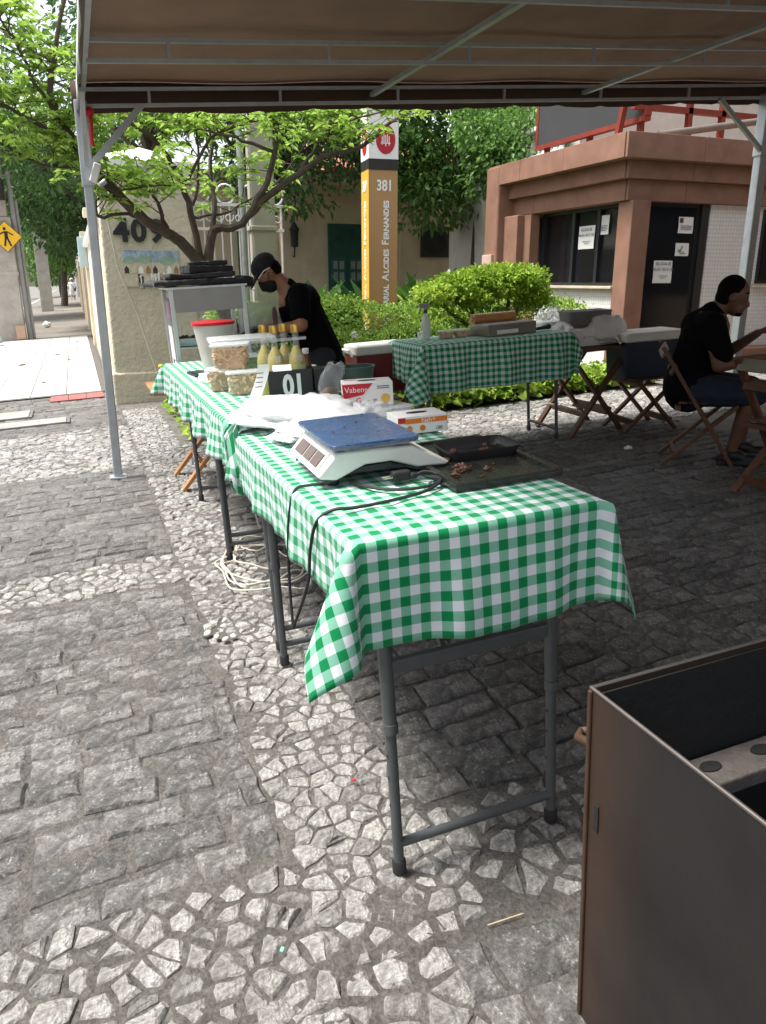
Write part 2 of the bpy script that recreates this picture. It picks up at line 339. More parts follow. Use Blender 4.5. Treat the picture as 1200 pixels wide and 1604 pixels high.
# left field, bands and the field under the tables
blocks(-1.9, .372, 1.62, 3.68, 1); blocks(-1.9, .372, 4.12, 6.35, 2); blocks(-2.2, .372, 8.3, 10.95, 3, .24, .15)
blocks(.765, 4.9, 1.66, 5.45, 4); blocks(.62, 1.6, .55, 1.22, 5, .24, .16, .009); blocks(1.6, 4.9, .9, 1.66, 6)
rubble(.378, .76, 1.24, 9.3, 11, .058)
rubble(-1.9, .378, 1.02, 1.62, 12, .066, .005); rubble(.2, .62, .55, 1.24, 13, .07, .005)
rubble(-1.9, .372, 3.69, 4.11, 14, .07); rubble(-1.6, .372, 6.36, 8.3, 15, .085)
rubble(.765, 1.6, 1.23, 1.65, 16, .07, .006, prob=.9)
rubble(.765, 5.9, 5.46, 7.0, 17, .085)
def lay(items, name, m, cap):
    def px(it):
        (c, vs, fs, sz), _ = it; d = math.hypot(c[0], c[1]-0)+.2; a = math.atan2(c[0], c[1])-HEAD
        vis = abs(a) < rad(33) and c[1]*math.cos(HEAD)+c[0]*math.sin(HEAD) > .85
        return (sz*sz/(d*d*math.hypot(d, H)) if vis else 0)
    items = sorted(items, key=px, reverse=True)
    for it in items[:cap]:
        (c, vs, fs, sz), tn = it; me = bpy.data.meshes.new(name); me.from_pydata(vs, [], fs); settint(me, [tn]*len(vs))
        o = obj(name, me, m, drive, 40); o.matrix_basis = TM @ Matrix.Translation((c[0], c[1], -.012))
    V_, F_, T_ = [], [], []
    for (c, vs, fs, sz), tn in items[cap:]:
        o = len(V_); V_ += [(x+c[0], y+c[1], z-.012) for x, y, z in vs]; F_ += [tuple(i+o for i in f) for f in fs]; T_ += [tn]*len(vs)
    me = bpy.data.meshes.new(name+'_field'); me.from_pydata(V_, [], F_); settint(me, T_)
    o = obj(name+'_field', me, m, drive, 40); o.matrix_basis = TM.copy(); o['kind'] = 'stuff'
lay(BLK, 'paving_block', M_block, 300); lay(RUB, 'rubble_stone', M_rubble, 300)
# ---- white tiled walk along the street
M_tile = mat('white_tile', (.47, .46, .44), .45, var=.06, scale=2, dirt=(.30, .28, .25), dscale=5, damt=.25, bump=.1, bscale=15)
M_grout = mat('grout', (.09, .083, .075), .9)
walk = strip('tiled_walk', M_grout, -2.75, .32, 11.1, 22.8, .0)
tb = MB().box((0, 0, 0), (.444, .892, .016)); tb.v = [(x*(.985 if z > 0 else 1), y*(.993 if z > 0 else 1), z) for x, y, z in tb.v]
t0 = tb.build('tile', M_tile, walk); first = True
for i in range(13):
    for j in range(-6, 1):
        o = t0 if first else t0.copy(); first or COL.objects.link(o); first = False
        o.parent = walk; sc = .45*j-.01-.0; tc = 11.56+.9*i
        o.matrix_basis = Matrix.Translation((sc+.0, tc, KS*sc+.006+RNG.uniform(-.0015, .0015))) @ TM
strip('sidewalk', M_walk, -2.9, .45, 22.8, 160, .004)
strip('street', M_asph, -40, -3.05, -60, 200, -.13)
# kerb between the walk and the street
kb = MB(); kb.box((-2.98, 90, KS*-2.98-.07), (.15, 150, .16)); struct(kb.build('kerb', mat('kerb_stone', (.36, .35, .33), .8, bump=.4)))
# red tactile strip, old concrete covers
M_red = mat('red_tile', (.28, .09, .085), .75, var=.25, scale=20, bump=.3)
tp = root('tactile_strip', 'red ribbed tactile paving strip at the edge of the white tiles', 'paving strip', (-.10, 10.74, 0))
for k in range(3): MB().box((-.22+.22*k, 0, .004), (.214, .46, .02)).build('tile', M_red, tp, bevel=.003)
for (u, t, a, b, lab) in ((-1.0, 9.7, .75, .5, 'rectangular concrete inspection cover beside the white tiles'), (-.62, 9.0, .8, .34, 'long worn concrete cover slab set in the stone driveway')):
    c = root('inspection_cover', lab, 'cover', (u, t, 0))
    MB().box((0, 0, .004), (a, b, .025)).build('slab', mat('concrete', (.27, .26, .24), .85, var=.2, bump=.4, bscale=40), c, bevel=.004)
    for sx in (-1, 1): MB().box((sx*(a/2+.02), 0, .0035), (.03, b+.07, .022)).build('rim', mat('dark_concrete', (.13, .125, .12), .8), c)
# garden bed
strip('garden_bed', M_soil, 1.1, 6.15, 7.02, 13.5, .02)
strip('lawn_bed', M_soil, 1.3, 30, 13.5, 30, .02)
# ================================================ street side: pillar, boundary wall, gate
M_stucco = mat('stucco', (.60, .54, .42), .92, var=.09, scale=3, bump=1.0, bscale=17, bdist=.035, dirt=(.40, .36, .28), dscale=2, damt=.4)
M_cream = mat('cream_paint', (.72, .62, .47), .8, var=.08, scale=2, bump=.2, bscale=20, dirt=(.45, .38, .28), damt=.35)
M_whitep = mat('white_paint', (.78, .77, .74), .6, var=.06, scale=3)
M_blackp = mat('black_number', (.015, .016, .018), .45)
pg = root('gate_pillar', 'cream stucco gate pillar with black number 409 and a painted tile panel', 'pillar', (.36, 9.8, .02), drive=False)
MB().prism([(0, 0), (1.02, 0), (1.02, .45), (0, .45)], -.1, 2.55).build('shaft', M_stucco, pg, bevel=.02)
MB().box((.51, .225, .12), (1.08, .51, .5)).build('plinth', M_stucco, pg, bevel=.02)
MB().box((.51, .225, 2.60), (1.12, .56, .1)).box((.51, .225, 2.69), (1.26, .7, .08)).build('cap', M_whitep, pg, bevel=.012)
MB().prism([(-.05, -.05), (1.07, -.05), (1.07, .5), (-.05, .5)], 2.73, 2.735).add([(-.05, -.05, 2.735), (1.07, -.05, 2.735), (1.07, .5, 2.735), (-.05, .5, 2.735), (.51, .225, 2.9)], [(0, 1, 4), (1, 2, 4), (2, 3, 4), (3, 0, 4)]).build('cap_top', M_whitep, pg)
for ch, x in (('4', .22), ('0', .41), ('9', .61)): text('numeral', ch, .34, M_blackp, pg, FX((x, -.022, 1.97)), .018, bold=.012)
# painted tile panel: generic street scene in blue, green and ochre
tpn = MB()
tp_o = MB().box((.52, -.012, 1.57), (.64, .016, .42)).build('tile_panel', mat('panel_back', (.55, .52, .44), .3, var=.05), pg)
M_blue = mat('glaze_blue', (.30, .38, .46), .25, var=.5, scale=14); M_sand = mat('glaze_sand', (.55, .49, .38), .25, var=.18, scale=25)
M_grn = mat('glaze_green', (.28, .38, .30), .3, var=.2); M_ink = mat('glaze_ink', (.05, .045, .05), .3); M_rst = mat('glaze_rust', (.34, .17, .09), .3)
for i in range(4):
    for j in range(3): MB().box((.28+.16*i, -.022, 1.435+.135*j), (.156, .008, .131)).build('glazed_tile', (M_sand, M_sand, M_blue)[j], tp_o, bevel=.002)
rr = random.Random(3)
for k, (x, z, a) in enumerate(((.28, 1.66, .075), (.44, 1.67, .08), (.70, 1.655, .09))):
    MB().lathe([(a, 0), (a, .002)], 14, sy=.55).build('painted_cloud', M_grn, tp_o, M4=FX((x, -.0265, z)))
MB().box((.6, -.0275, 1.42), (.18, .002, .06)).build('painted_pond', mat('glaze_deep', (.10, .14, .24), .25), tp_o, bevel=.0008)
for k in range(15):
    x = .23+.6*rr.random(); z = 1.38+.05*rr.random(); c = rr.choice([M_ink, M_rst, M_ink, M_whitep])
    f = MB().box((x, -.0285, z+.035), (.02, .002, .07)).box((x+.009, -.0285, z-.015), (.008, .002, .06)).box((x-.010, -.0285, z-.015), (.008, .002, .06)); f.ball((x, -.0285, z+.085), (.014, .002, .015), 8, 5); f.build('painted_figure', c, tp_o)
for k in range(8):
    x = .24+.56*k/7; f = MB().box((x, -.0285, 1.535), (.05, .002, .045)); f.add([(x-.03, -.0285, 1.555), (x+.03, -.0285, 1.555), (x, -.0285, 1.60)], [(0, 1, 2)]); f.build('painted_house', [M_ink, M_sand, M_whitep, M_rst][k % 4], tp_o)
# hooks low on the pillar
# boundary wall running along the sidewalk
bw = root('boundary_wall', 'cream boundary wall with white coping running along the sidewalk', 'wall', (.36, 10.28, .0), drive=False)
MB().box((.18, 22, 1.0), (.34, 43.4, 2.3)).build('wall', M_cream, bw)
MB().box((.18, 22, 2.2), (.5, 43.5, .12)).build('coping', M_whitep, bw, bevel=.02)
for k in range(7): MB().box((.18, 3+6.2*k, 1.15), (.46, .5, 2.5)).box((.18, 3+6.2*k, 2.44), (.58, .62, .1)).build('pier', M_cream, bw, bevel=.01)
jb = root('meter_box', 'pale blue green metal meter box fixed to the boundary wall', 'utility box', (.30, 19.0, 1.75), drive=False)
MB().box((-.02, 0, .30), (.2, .5, .62)).build('case', mat('box_blue', (.42, .55, .57), .5, dirt=(.3, .3, .28)), jb, bevel=.015); MB().box((-.02, -.255, .30), (.15, .02, .54)).build('door', mat('box_blue', ), jb, bevel=.006)
# white wrought iron gate
M_iron = mat('white_iron', (.78, .78, .75), .5, var=.06)
ig = root('iron_gate', 'white wrought iron gate with scrolled top panel beside the pillar', 'gate', (1.42, 9.95, .05), drive=False)
for z in (.12, .95, 2.0, 2.28): MB().box((.55, 0, z), (1.12, .03, .035)).build('rail', M_iron, ig)
for k in range(11):
    MB().tube((.02+.106*k, 0, 0), (.02+.106*k, 0, 2.28), .009, n=6).build('bar', M_iron, ig)
sc = [(math.cos(a*.42)*(.012+.0032*a), 0, math.sin(a*.42)*(.012+.0032*a)) for a in range(17)]
for k in range(9):
    for z, sg in ((2.14, 1), (1.06, -1)):
        MB().path([(.07+.12*k+x, 0, z+q*sg) for x, y, q in sc], .007, 5, ).build('scroll', M_iron, ig, 40)
for x in (.1, .4, .7, 1.0): MB().path([(x+.11*math.cos(a*.5), 0, 2.40+.11*math.sin(a*.5)) for a in range(13)], .012, 5).build('scroll', M_iron, ig, 40)
# old concrete post and galvanised pipe beside the gate
cp = root('concrete_post', 'weathered grey concrete power post behind the glass food case', 'post', (2.02, 8.9, .1), drive=False)
MB().prism([(-.13, -.1), (.13, -.1), (.13, .1), (-.13, .1)], -.2, 3.0).build('shaft', mat('post_concrete', (.40, .37, .31), .9, var=.18, bump=.5, dirt=(.2, .19, .16)), cp, bevel=.015)
MB().box((0, 0, .95), (.34, .26, .08)).box((0, 0, 1.9), (.3, .24, .05)).build('collar', mat('post_concrete'), cp, bevel=.01)
gp_ = root('galvanised_pipe', 'thin grey galvanised pipe standing beside the concrete post', 'pipe', (1.80, 8.85, .1), drive=False)
MB().tube((0, 0, -.1), (0, 0, 3.2), .035, n=12).build('pipe', mat('galv', (.42, .44, .45), .4, .7, var=.15, scale=20), gp_, 40)
MB().tube((0, 0, 1.3), (0, 0, 1.36), .045, n=12).build('clamp', mat('galv'), gp_, 40)
# ================================================ street furniture on the left
M_pole = mat('pole_concrete', (.40, .38, .35), .9, var=.2, scale=3, bump=.5, bscale=18, dirt=(.28, .17, .13), dscale=1.2, damt=.6)
up = root('utility_pole', 'thick stained concrete utility pole carrying the yellow pedestrian sign', 'utility pole', (-1.62, 23.2, KS*-1.6), drive=False)
MB().prism([(-.34, -.22), (.3, -.22), (.3, .22), (-.34, .22)], -.2, 3.1).build('base', M_pole, up, bevel=.03)
MB().prism([(-.27, -.17), (.23, -.17), (.23, .17), (-.27, .17)], 3.1, 9).build('shaft', M_pole, up, bevel=.03)
MB().box((-.02, 0, 1.72), (.7, .5, .1)).build('band', M_pole, up, bevel=.02)
MB().tube((.40, -.1, -.1), (.36, -.1, 4.2), .06).build('conduit', mat('conduit', (.25, .25, .25), .6), up, 40); MB().tube((.50, -.02, -.1), (.46, -.02, 3.5), .04).build('conduit', mat('conduit'), up, 40)
MB().tube((.05, -.25, 3.5), (.05, -.25, 4.0), .2).build('cable_splice', mat('rubber', (.02, .02, .022), .6), up, 40)
sg = root('pedestrian_sign', 'yellow diamond warning sign with a black walking figure', 'road sign', (-1.47, 22.9, 2.53), drive=False)
M_yel = mat('sign_yellow', (.85, .50, .02), .4, var=.04); M_bk = mat('sign_black', (.02, .018, .015), .5)
R45 = Matrix.Rotation(rad(45), 4, 'Y')
MB().box((0, 0, 0), (.54, .012, .54), R45).build('border', M_bk, sg); MB().box((0, -.008, 0), (.515, .008, .515), R45).build('plate', M_yel, sg)
fg = MB(); fg.ball((-.02, -.016, .19), (.038, .004, .04), 10, 6)
for p, q, w_ in (((0, -.016, .13), (.01, -.016, -.04), .08), ((-.02, -.016, .12), (-.16, -.016, .05), .03), ((.03, -.016, .12), (.17, -.016, .04), .03), ((.02, -.016, -.02), (.10, -.016, -.23), .045), ((-.01, -.016, -.02), (-.05, -.016, -.23), .045)): fg.bar(p, q, w_, .006, (0, 1, 0))
fg.build('pictogram', M_bk, sg); MB().tube((0, .06, -.2), (0, .06, .3), .03).build('bracket', mat('galv'), sg)
up2 = root('utility_pole', 'slim grey concrete pole with a small yellow plate further down the sidewalk', 'utility pole', (-1.35, 44.5, -.07), drive=False)
MB().prism([(-.3, -.2), (.3, -.2), (.24, .2), (-.24, .2)], -.1, 8).build('shaft', M_pole, up2, bevel=.03); MB().box((-.15, -.25, 4.2), (.7, .04, .28)).build('plate', M_yel, up2)
up3 = root('utility_pole', 'distant thin concrete pole beside the walking pedestrian', 'utility pole', (.55-.1, 78, -.02), drive=False)
MB().tube((0, 0, 0), (0, 0, 7), .3, .2).build('shaft', M_pole, up3, 40)
# parked car mostly hidden behind the pole
M_cars = mat('silver_paint', (.45, .46, .47), .3, .6, var=.03)
pc = root('parked_car', 'silver car parked at the kerb behind the stained utility pole', 'car', (-4.1, 25.2, -.30), drive=False)
prof = [(-2.0, .35), (-2.05, .75), (-1.9, .95), (-1.1, 1.05), (-.5, 1.48), (.9, 1.5), (1.7, 1.05), (2.05, .95), (2.1, .4)]
FRc = Matrix(((0, 0, 1, 0), (1, 0, 0, 0), (0, 1, 0, 0), (0, 0, 0, 1)))
MB().prism(prof, -.85, .85, FRc).build('body', M_cars, pc, bevel=.08)
for sx in (-1, 1):
    MB().prism([(-.95, 1.08), (-.45, 1.4), (.85, 1.42), (1.45, 1.08)], .855*sx-.004, .855*sx+.004, FRc).build('window', mat('car_glass', (.02, .025, .03), .1), pc)
    for y in (-1.3, 1.35):
        wl = MB(); wl.tube((sx*.70, y, .33), (sx*.90, y, .33), .33, n=20).build('wheel', mat('rubber'), pc, 40)
    MB().box((sx*.62, -2.03, .78), (.36, .06, .16)).build('tail_light', mat('tail_red', (.35, .02, .02), .3), pc, bevel=.02)
MB().box((0, -1.99, .5), (1.7, .12, .22)).build('bumper', mat('rubber'), pc, bevel=.03)
# far pedestrian in white
def capsules(mb, L):
    for a in L: mb.caps(*a)
    return mb
pw = root('person', 'pedestrian in white with a shoulder bag walking away down the sidewalk', 'person', (-.1, 66, -.01), drive=False)
fused('body', capsules(MB(), [((0, 0, 1.38), .1, (0, 0, 1.5), .1), ((.12, .1, .08), .05, (.1, .05, .5), .07), ((-.1, -.25, .1), .05, (-.1, -.05, .5), .07), ((.1, .05, .5), .07, (.08, 0, .85), .1), ((-.1, -.05, .5), .07, (-.08, 0, .85), .1), ((.22, 0, 1.25), .05, (.28, .05, .85), .04), ((-.22, 0, 1.25), .05, (-.28, -.05, .85), .04)]), mat('skin_mid', (.33, .19, .13), .6), pw, .03, 2)
fused('clothes', capsules(MB(), [((-.12, 0, 1.25), .12, (.12, 0, 1.25), .12), ((0, 0, 1.2), .19, (0, 0, .85), .2), ((.22, 0, 1.27), .075, (.25, .02, 1.05), .07), ((-.22, 0, 1.27), .075, (-.25, -.02, 1.05), .07), ((.09, 0, .85), .13, (.11, .05, .45), .1), ((-.09, 0, .85), .13, (-.11, -.05, .45), .1)]), mat('white_cloth', (.74, .73, .71), .85), pw, .03, 2)
fused('hat', MB().ball((0, 0, 1.57), (.12, .13, .09)), mat('white_cloth'), pw, .03, 1)
MB().bar((-.18, -.16, 1.38), (.2, -.2, .85), .03, .03).box((.22, -.17, .8), (.1, .2, .24)).build('shoulder_bag', mat('dark_cloth', (.03, .03, .032), .9), pw)
# litter by the pole
for i, (x, y, c, lab) in enumerate(((-2.0, 22.6, (.35, .45, .5), 'crumpled pale blue bag dumped at the foot of the utility pole'), (-.95, 28.5, (.7, .7, .68), 'white scrap of litter at the kerb beyond the tiles'))):
    b = MB(); rr = random.Random(i); b.ball((0, 0, .1), (.13, .11, .1), 10, 7); b.v = [(x_*rr.uniform(.75, 1.2), y_*rr.uniform(.75, 1.2), max(0, z_*rr.uniform(.8, 1.2))) for x_, y_, z_ in b.v]
    tag(b.build('litter_bag', mat('litter%d' % i, c, .5), None, None, M4=PM((x, y, KS*x), 0, False)), lab, 'litter')
MB_card = MB().box((0, 0, .2), (.22, .03, .34)); tag(MB_card.build('cardboard_scrap', mat('card', (.48, .33, .24), .9), M4=PM((-1.42, 22.86, -.06), .1, False)), 'pale brown cardboard scrap leaning on the stained utility pole', 'cardboard')
# dry leaves and twigs on the white tiles
M_dry = mat('dry_leaf', (.16, .10, .05), .8, var=.3)
for k in range(12):
    x, y = RNG.uniform(-1.9, .2), RNG.uniform(12, 22.4); a = RNG.uniform(.05, .12)
    b = MB().add([(0, -a, 0), (a*.4, 0, .015), (0, a, .004), (-a*.4, 0, .015)], [(0, 1, 2), (0, 2, 3)])
    tag(b.build('dry_leaf', M_dry, M4=PM((x, y, KS*x+.016), RNG.uniform(0, 6), False), solid=.002), 'dry brown leaf fallen on the white sidewalk tiles', 'leaf', 'dry leaves on the white tiles')
# ================================================ house behind the garden
M_house = mat('house_wall', (.66, .56, .40), .9, var=.1, scale=1.2, bump=.25, bscale=14, dirt=(.33, .26, .17), dscale=.8, damt=.5)
M_dgreen = mat('green_paint', (.012, .075, .055), .5, var=.15); M_pane = mat('pane', (.22, .25, .25), .15, var=.2)
M_roof = mat('roof_tile', (.38, .15, .09), .85, var=.25, scale=5)
hs_ = root('garden_house', 'cream single storey house with green door and tiled roof behind the garden', 'house', (5.05, 20, .3), drive=False)
MB().box((5, 2.5, 1.75), (10, 5, 4.0)).build('wall', M_house, hs_); 
MB().box((-1.3, 1.6, 1.75), (2.6, 2.4, 4.0)).build('side_wall', M_house, hs_)
MB().box((4.7, -.04, 3.55), (10.7, .35, .14)).build('cornice', M_cream, hs_, bevel=.02)
rf = MB().add([(-.5, -.8, 3.7), (10.5, -.8, 3.7), (10.5, 5.8, 3.7), (-.5, 5.8, 3.7), (2, 2.5, 5.1), (8, 2.5, 5.1)], [(0, 1, 5, 4), (1, 2, 5), (2, 3, 4, 5), (3, 0, 4), (3, 2, 1, 0)]).build('roof', M_roof, hs_)
b = MB()
for k in range(48): b.path([(-.4+.225*k, -.82, 3.73), (-.4+.225*k+ (2.0 if k < 10 else 0)*0, 1.2, 4.42)], .07, 6)
b.build('tile_course', M_roof, rf, 40)
dr = MB().box((1.67, -.03, .95), (.98, .1, 3.2)).build('door', M_dgreen, hs_, bevel=.01)
for sx in (-1, 1):
    MB().box((1.67+sx*.24, -.09, 1.4), (.4, .03, .62)).build('leaf_panel', mat('green_trim', (.02, .10, .075), .45), dr, bevel=.01)
    for a in (0, 1):
        for q in (0, 1): MB().box((1.67+sx*.24-.085+.17*a, -.11, 1.26+.28*q), (.12, .02, .2)).build('pane', M_pane, dr)
for k in range(7): MB().bar((1.25+.12*k, -.09, 2.1), (1.37+.12*(6-k)*.3+.08*k, -.09, 2.45), .015, .02).build('fan_bar', mat('green_trim'), dr)
wn = MB().box((4.2, -.02, 2.15), (.82, .08, .78)).build('window', mat('window_frame', (.03, .03, .03), .5), hs_)
for k in range(4): MB().path([(4.2+.33*math.cos(a)*(.3+.23*k), -.08, 2.15+.32*math.sin(a)*(.3+.23*k)) for a in [q*.45 for q in range(15)]], .012, 5).build('grille', mat('rubber'), wn, 40)
wn2 = MB().box((-.75, .36, 1.9), (.65, .1, 1.9)).build('window', M_dgreen, hs_, bevel=.01)
for k in range(8): MB().box((-.75, .29, 1.15+.2*k), (.5, .05, .12)).build('louvre', mat('green_trim'), wn2)
MB().tube((3.1, -.1, -.2), (3.1, -.1, 3.5), .06).build('downpipe', M_house, hs_, 40)
lm = root('wall_lantern', 'black wall lantern on the cream house wall beside the green door', 'lantern', (5.3, 19.93, 2.55), drive=False)
MB().lathe([(.02, -.3), (.09, -.28), (.11, .1), (.14, .12), (.05, .26), (.01, .34)], 8, (0, -.12, 0)).build('cage', mat('rubber'), lm); MB().path([(0, .05, -.5), (0, -.08, -.52), (0, -.12, -.3)], .02, 6).build('bracket', mat('rubber'), lm)
MB().lathe([(.075, -.25), (.095, .09)], 8, (0, -.12, 0)).build('glass', mat('lamp_glass', (.6, .58, .5), .3), lm)
# ================================================ totem
M_och = mat('totem_brown', (.40, .235, .10), .5, var=.06, scale=1); M_ye = mat('totem_yellow', (.60, .37, .05), .5, var=.05); M_wh = mat('sign_white', (.82, .82, .80), .4, var=.03)
tt = root('totem_sign', 'tall brown and yellow totem sign numbered 381 with white lettering', 'sign', (4.25, 11.1, .25), drive=False, yaw=-.10)
Wt = .21
MB().box((0, 0, 1.3), (2*Wt, .42, 2.8)).build('body', M_och, tt)
MB().box((-Wt-.003, 0, 1.3), (.006, .43, 2.8)).build('side_panel', M_ye, tt)
MB().box((0, 0, 2.76), (2*Wt+.012, .44, .14)).build('band', mat('sign_black'), tt); MB().box((0, 0, 3.23), (2*Wt+.012, .44, .8)).build('head', M_wh, tt)
M_dred = mat('oval_red', (.42, .012, .02), .4)
for mm, px_ in ((FX((.03, -.222, 3.08)), 0), (FX((-Wt-.008, 0, 3.08), 90, -90), 1)):
    MB().lathe([(.14, -.002), (.14, .004)], 28, sy=1.35).build('emblem', M_dred, tt, M4=mm)
    for k in range(5):
        e = MB().box((0, 0, 0), (.012, .1+.02*(k % 3), .004)); e.build('emblem_mark', M_wh, tt, M4=mm @ Matrix.Translation((-.05+.025*k, -.02+.03*(k % 2), .006)))
    MB().box((0, -.05, .006), (.14, .012, .004)).build('emblem_mark', M_wh, tt, M4=mm)
for dx, mm in ((0, FX((.02, -.213, 2.48))), (1, FX((-Wt-.009, 0, 2.48), 90, -90))): text('numerals', '381', .20, M_wh, tt, mm, .003, xs=.8, bold=.004)
for mm in (FX((.035, -.213, 2.30), 90, 0, 90), FX((-Wt-.009, 0.0, 2.30), 90, -90, 90)):
    # small capitals: larger initials, all read upwards
    x = 0.0; segs = [('E', 1), ('MPRESARIAL', 0), (' ', 0), ('A', 1), ('LCIDES', 0), (' ', 0), ('F', 1), ('ERNANDES', 0)]
    objs = []
    for s_, big in segs:
        if s_ == ' ': x += .045; continue
        sz = .138 if big else .104; o = text('lettering', s_, sz, M_wh, tt, Matrix(), .003, 'LEFT', bold=.0035); o.data.transform(Matrix.Translation((0, 0 if big else -.012, 0)))
        wd = max(v.co.x for v in o.data.vertices); objs.append((o, x)); x += wd+.010
    for o, q in objs: o.matrix_basis = mm @ Matrix.Translation((q-x, 0, 0))
# ================================================ unseen houses added across the street to cut low sky light from the left
for k, (t_, h_, c_, lab) in enumerate(((-12, 7.5, (.42, .34, .26), 'added unseen ochre house blocking low sky across the street'), (-3, 6.5, (.36, .35, .33), 'added unseen grey house blocking low sky across the street'), (6, 8, (.40, .26, .20), 'added unseen terracotta house blocking low sky across the street'), (15, 6.8, (.45, .42, .34), 'added unseen cream house blocking low sky across the street'))):
    o = root('added_street_house', lab, 'house', (-15, t_, -.45), drive=False); MB().box((0, 0, h_/2), (6, 8.8, h_)).build('wall', mat('added_house_wall%d' % k, c_, .9), o)
    MB().prism([(-3.3, h_), (3.3, h_), (0, h_+1.4)], -4.4, 4.4, Matrix(((1, 0, 0, 0), (0, 0, 1, 0), (0, 1, 0, 0), (0, 0, 0, 1)))).build('roof', M_roof_ if 'M_roof_' in globals() else mat('roof_tile', (.38, .15, .09), .85, var=.25, scale=5), o)
    MB().box((3.02, 0, 1.1), (.06, 1.1, 2.2)).build('door', mat('added_house_door', (.06, .04, .03), .5), o)
    for y in (-2.8, 2.8):
        for z in (1.6, 4.6): MB().box((3.02, y, z), (.06, 1.2, 1.3)).build('window', mat('added_house_glass', (.02, .025, .03), .1), o)
# ================================================ unseen building added on the right to block low sky and darken the tent
ob = root('added_sky_blocker', 'added unseen brown building blocking low sky right of the driveway', 'building', (9.4, -7, .5), drive=False)
MB().box((3, 7.2, 4), (6, 15, 9)).build('wall', mat('sky_blocker_wall', (.22, .16, .12), .85, var=.1), ob)
for k in range(5):
    for z in (1.6, 4.8): MB().box((-.02, 1.2+2.9*k, z), (.06, 1.8, 1.6)).build('window', mat('sky_blocker_glass', (.01, .012, .014), .08), ob)
# ================================================ kiosk building on the right
M_sand_st = mat('sandstone', (.235, .125, .085), .75, var=.2, scale=3, bump=.25, bscale=40, dirt=(.24, .11, .07), dscale=2, damt=.4)
M_pinkst = mat('pale_stone', (.50, .36, .30), .8, var=.1)
M_glass = mat('dark_glass', (.008, .009, .011), .06, var=.2, spec=.6)
M_alu = mat('black_alu', (.02, .02, .022), .35)
def gridmat(name, col, grout, size):
    m = bpy.data.materials.new(name); m.use_nodes = True; t = m.node_tree; p = t.nodes['Principled BSDF']
    g_ = nd(t, 'ShaderNodeNewGeometry'); sx = nd(t, 'ShaderNodeSeparateXYZ'); t.links.new(g_.outputs['Position'], sx.inputs[0])
    ad = nd(t, 'ShaderNodeMath', operation='ADD'); t.links.new(sx.outputs[0], ad.inputs[0]); t.links.new(sx.outputs[1], ad.inputs[1])
    cb = nd(t, 'ShaderNodeCombineXYZ'); t.links.new(ad.outputs[0], cb.inputs[0]); t.links.new(sx.outputs[2], cb.inputs[1])
    br = nd(t, 'ShaderNodeTexBrick'); br.offset = 0; br.inputs['Scale'].default_value = 1; br.inputs['Brick Width'].default_value = size; br.inputs['Row Height'].default_value = size
    br.inputs['Mortar Size'].default_value = size*.045; br.inputs['Color1'].default_value = (*col, 1); br.inputs['Color2'].default_value = (*mulc(col, .93), 1); br.inputs['Mortar'].default_value = (*grout, 1)
    t.links.new(cb.outputs[0], br.inputs[0]); t.links.new(br.outputs[0], p.inputs['Base Color']); p.inputs['Roughness'].default_value = .35
    bu = nd(t, 'ShaderNodeBump'); bu.inputs['Strength'].default_value = .4; bu.inputs['Distance'].default_value = .004; bu.invert = True; t.links.new(br.outputs['Fac'], bu.inputs['Height']); t.links.new(bu.outputs[0], p.inputs['Normal']); return m
M_mosaic = gridmat('white_mosaic', (.74, .73, .70), (.42, .41, .39), .05)
kz = .34
ko = root('kiosk', 'small office kiosk with brown stone cornice, dark glass and white mosaic walls', 'building', (6.2, 8.1, kz), drive=False)
# local: x right (facade along x at y=0), y away (side facade along y at x=0)
core = MB().box((2.95, 1.95, 1.05), (4.1, 2.7, 2.9)).build('core', mat('dark_room', (.02, .02, .02), .9), ko)
for z0, z1, e in ((2.50, 2.78, .0), (2.30, 2.50, .16), (2.06, 2.30, .26)):
    co_ = MB().prism([(e+.03, e+.03), (5.2, e+.03), (5.2, 3.32), (e+.03, 3.32)], z0+.002, z1-.004).build('cornice', M_sand_st, ko)
    xs = [e, 1.15, 2.35, 3.6, 5.2]; ys = [e, 1.3, 2.4, 3.32]      # facing panels with open joints
    for a, c in zip(xs, xs[1:]): MB().box(((a+c)/2+.0015, e+.012, (z0+z1)/2), (c-a-.006, .04, z1-z0-.002)).build('stone_panel', M_sand_st, co_, bevel=.004)
    for a, c in zip(ys, ys[1:]): MB().box((e+.012, (a+c)/2+(.02 if a == e else 0), (z0+z1)/2), (.04, c-a-.006-(.032 if a == e else 0), z1-z0-.003)).build('stone_panel', M_sand_st, co_, bevel=.004)
MB().prism([(-.02, 3.0), (.0, 2.98), (.5, 2.98), (.5, 3.36), (-.02, 3.36)], -.3, 2.76).build('end_pier', M_sand_st, ko, bevel=.01)
MB().box((-.04, 3.2, .55), (.05, .3, 1.9)).build('pale_panel', M_pinkst, ko, bevel=.006)
MB().box((.2, 2.78, .9), (.2, .4, 2.3)).build('inner_pier', M_sand_st, ko, bevel=.01); 
MB().box((.30, 2.5, .9), (.16, .2, 2.3)).build('inner_pier', M_sand_st, ko, bevel=.01)
MB().box((.44, .33, .85), (.28, .28, 2.42)).build('corner_column', M_sand_st, ko, bevel=.012)
MB().box((.5, 1.45, .33), (.3, 1.95, 1.36)).build('mosaic_wall', M_mosaic, ko)
MB().box((.48, 1.45, 1.025), (.42, 1.98, .035)).build('sill', mat('sill_stone', (.55, .47, .36), .5), ko, bevel=.005)
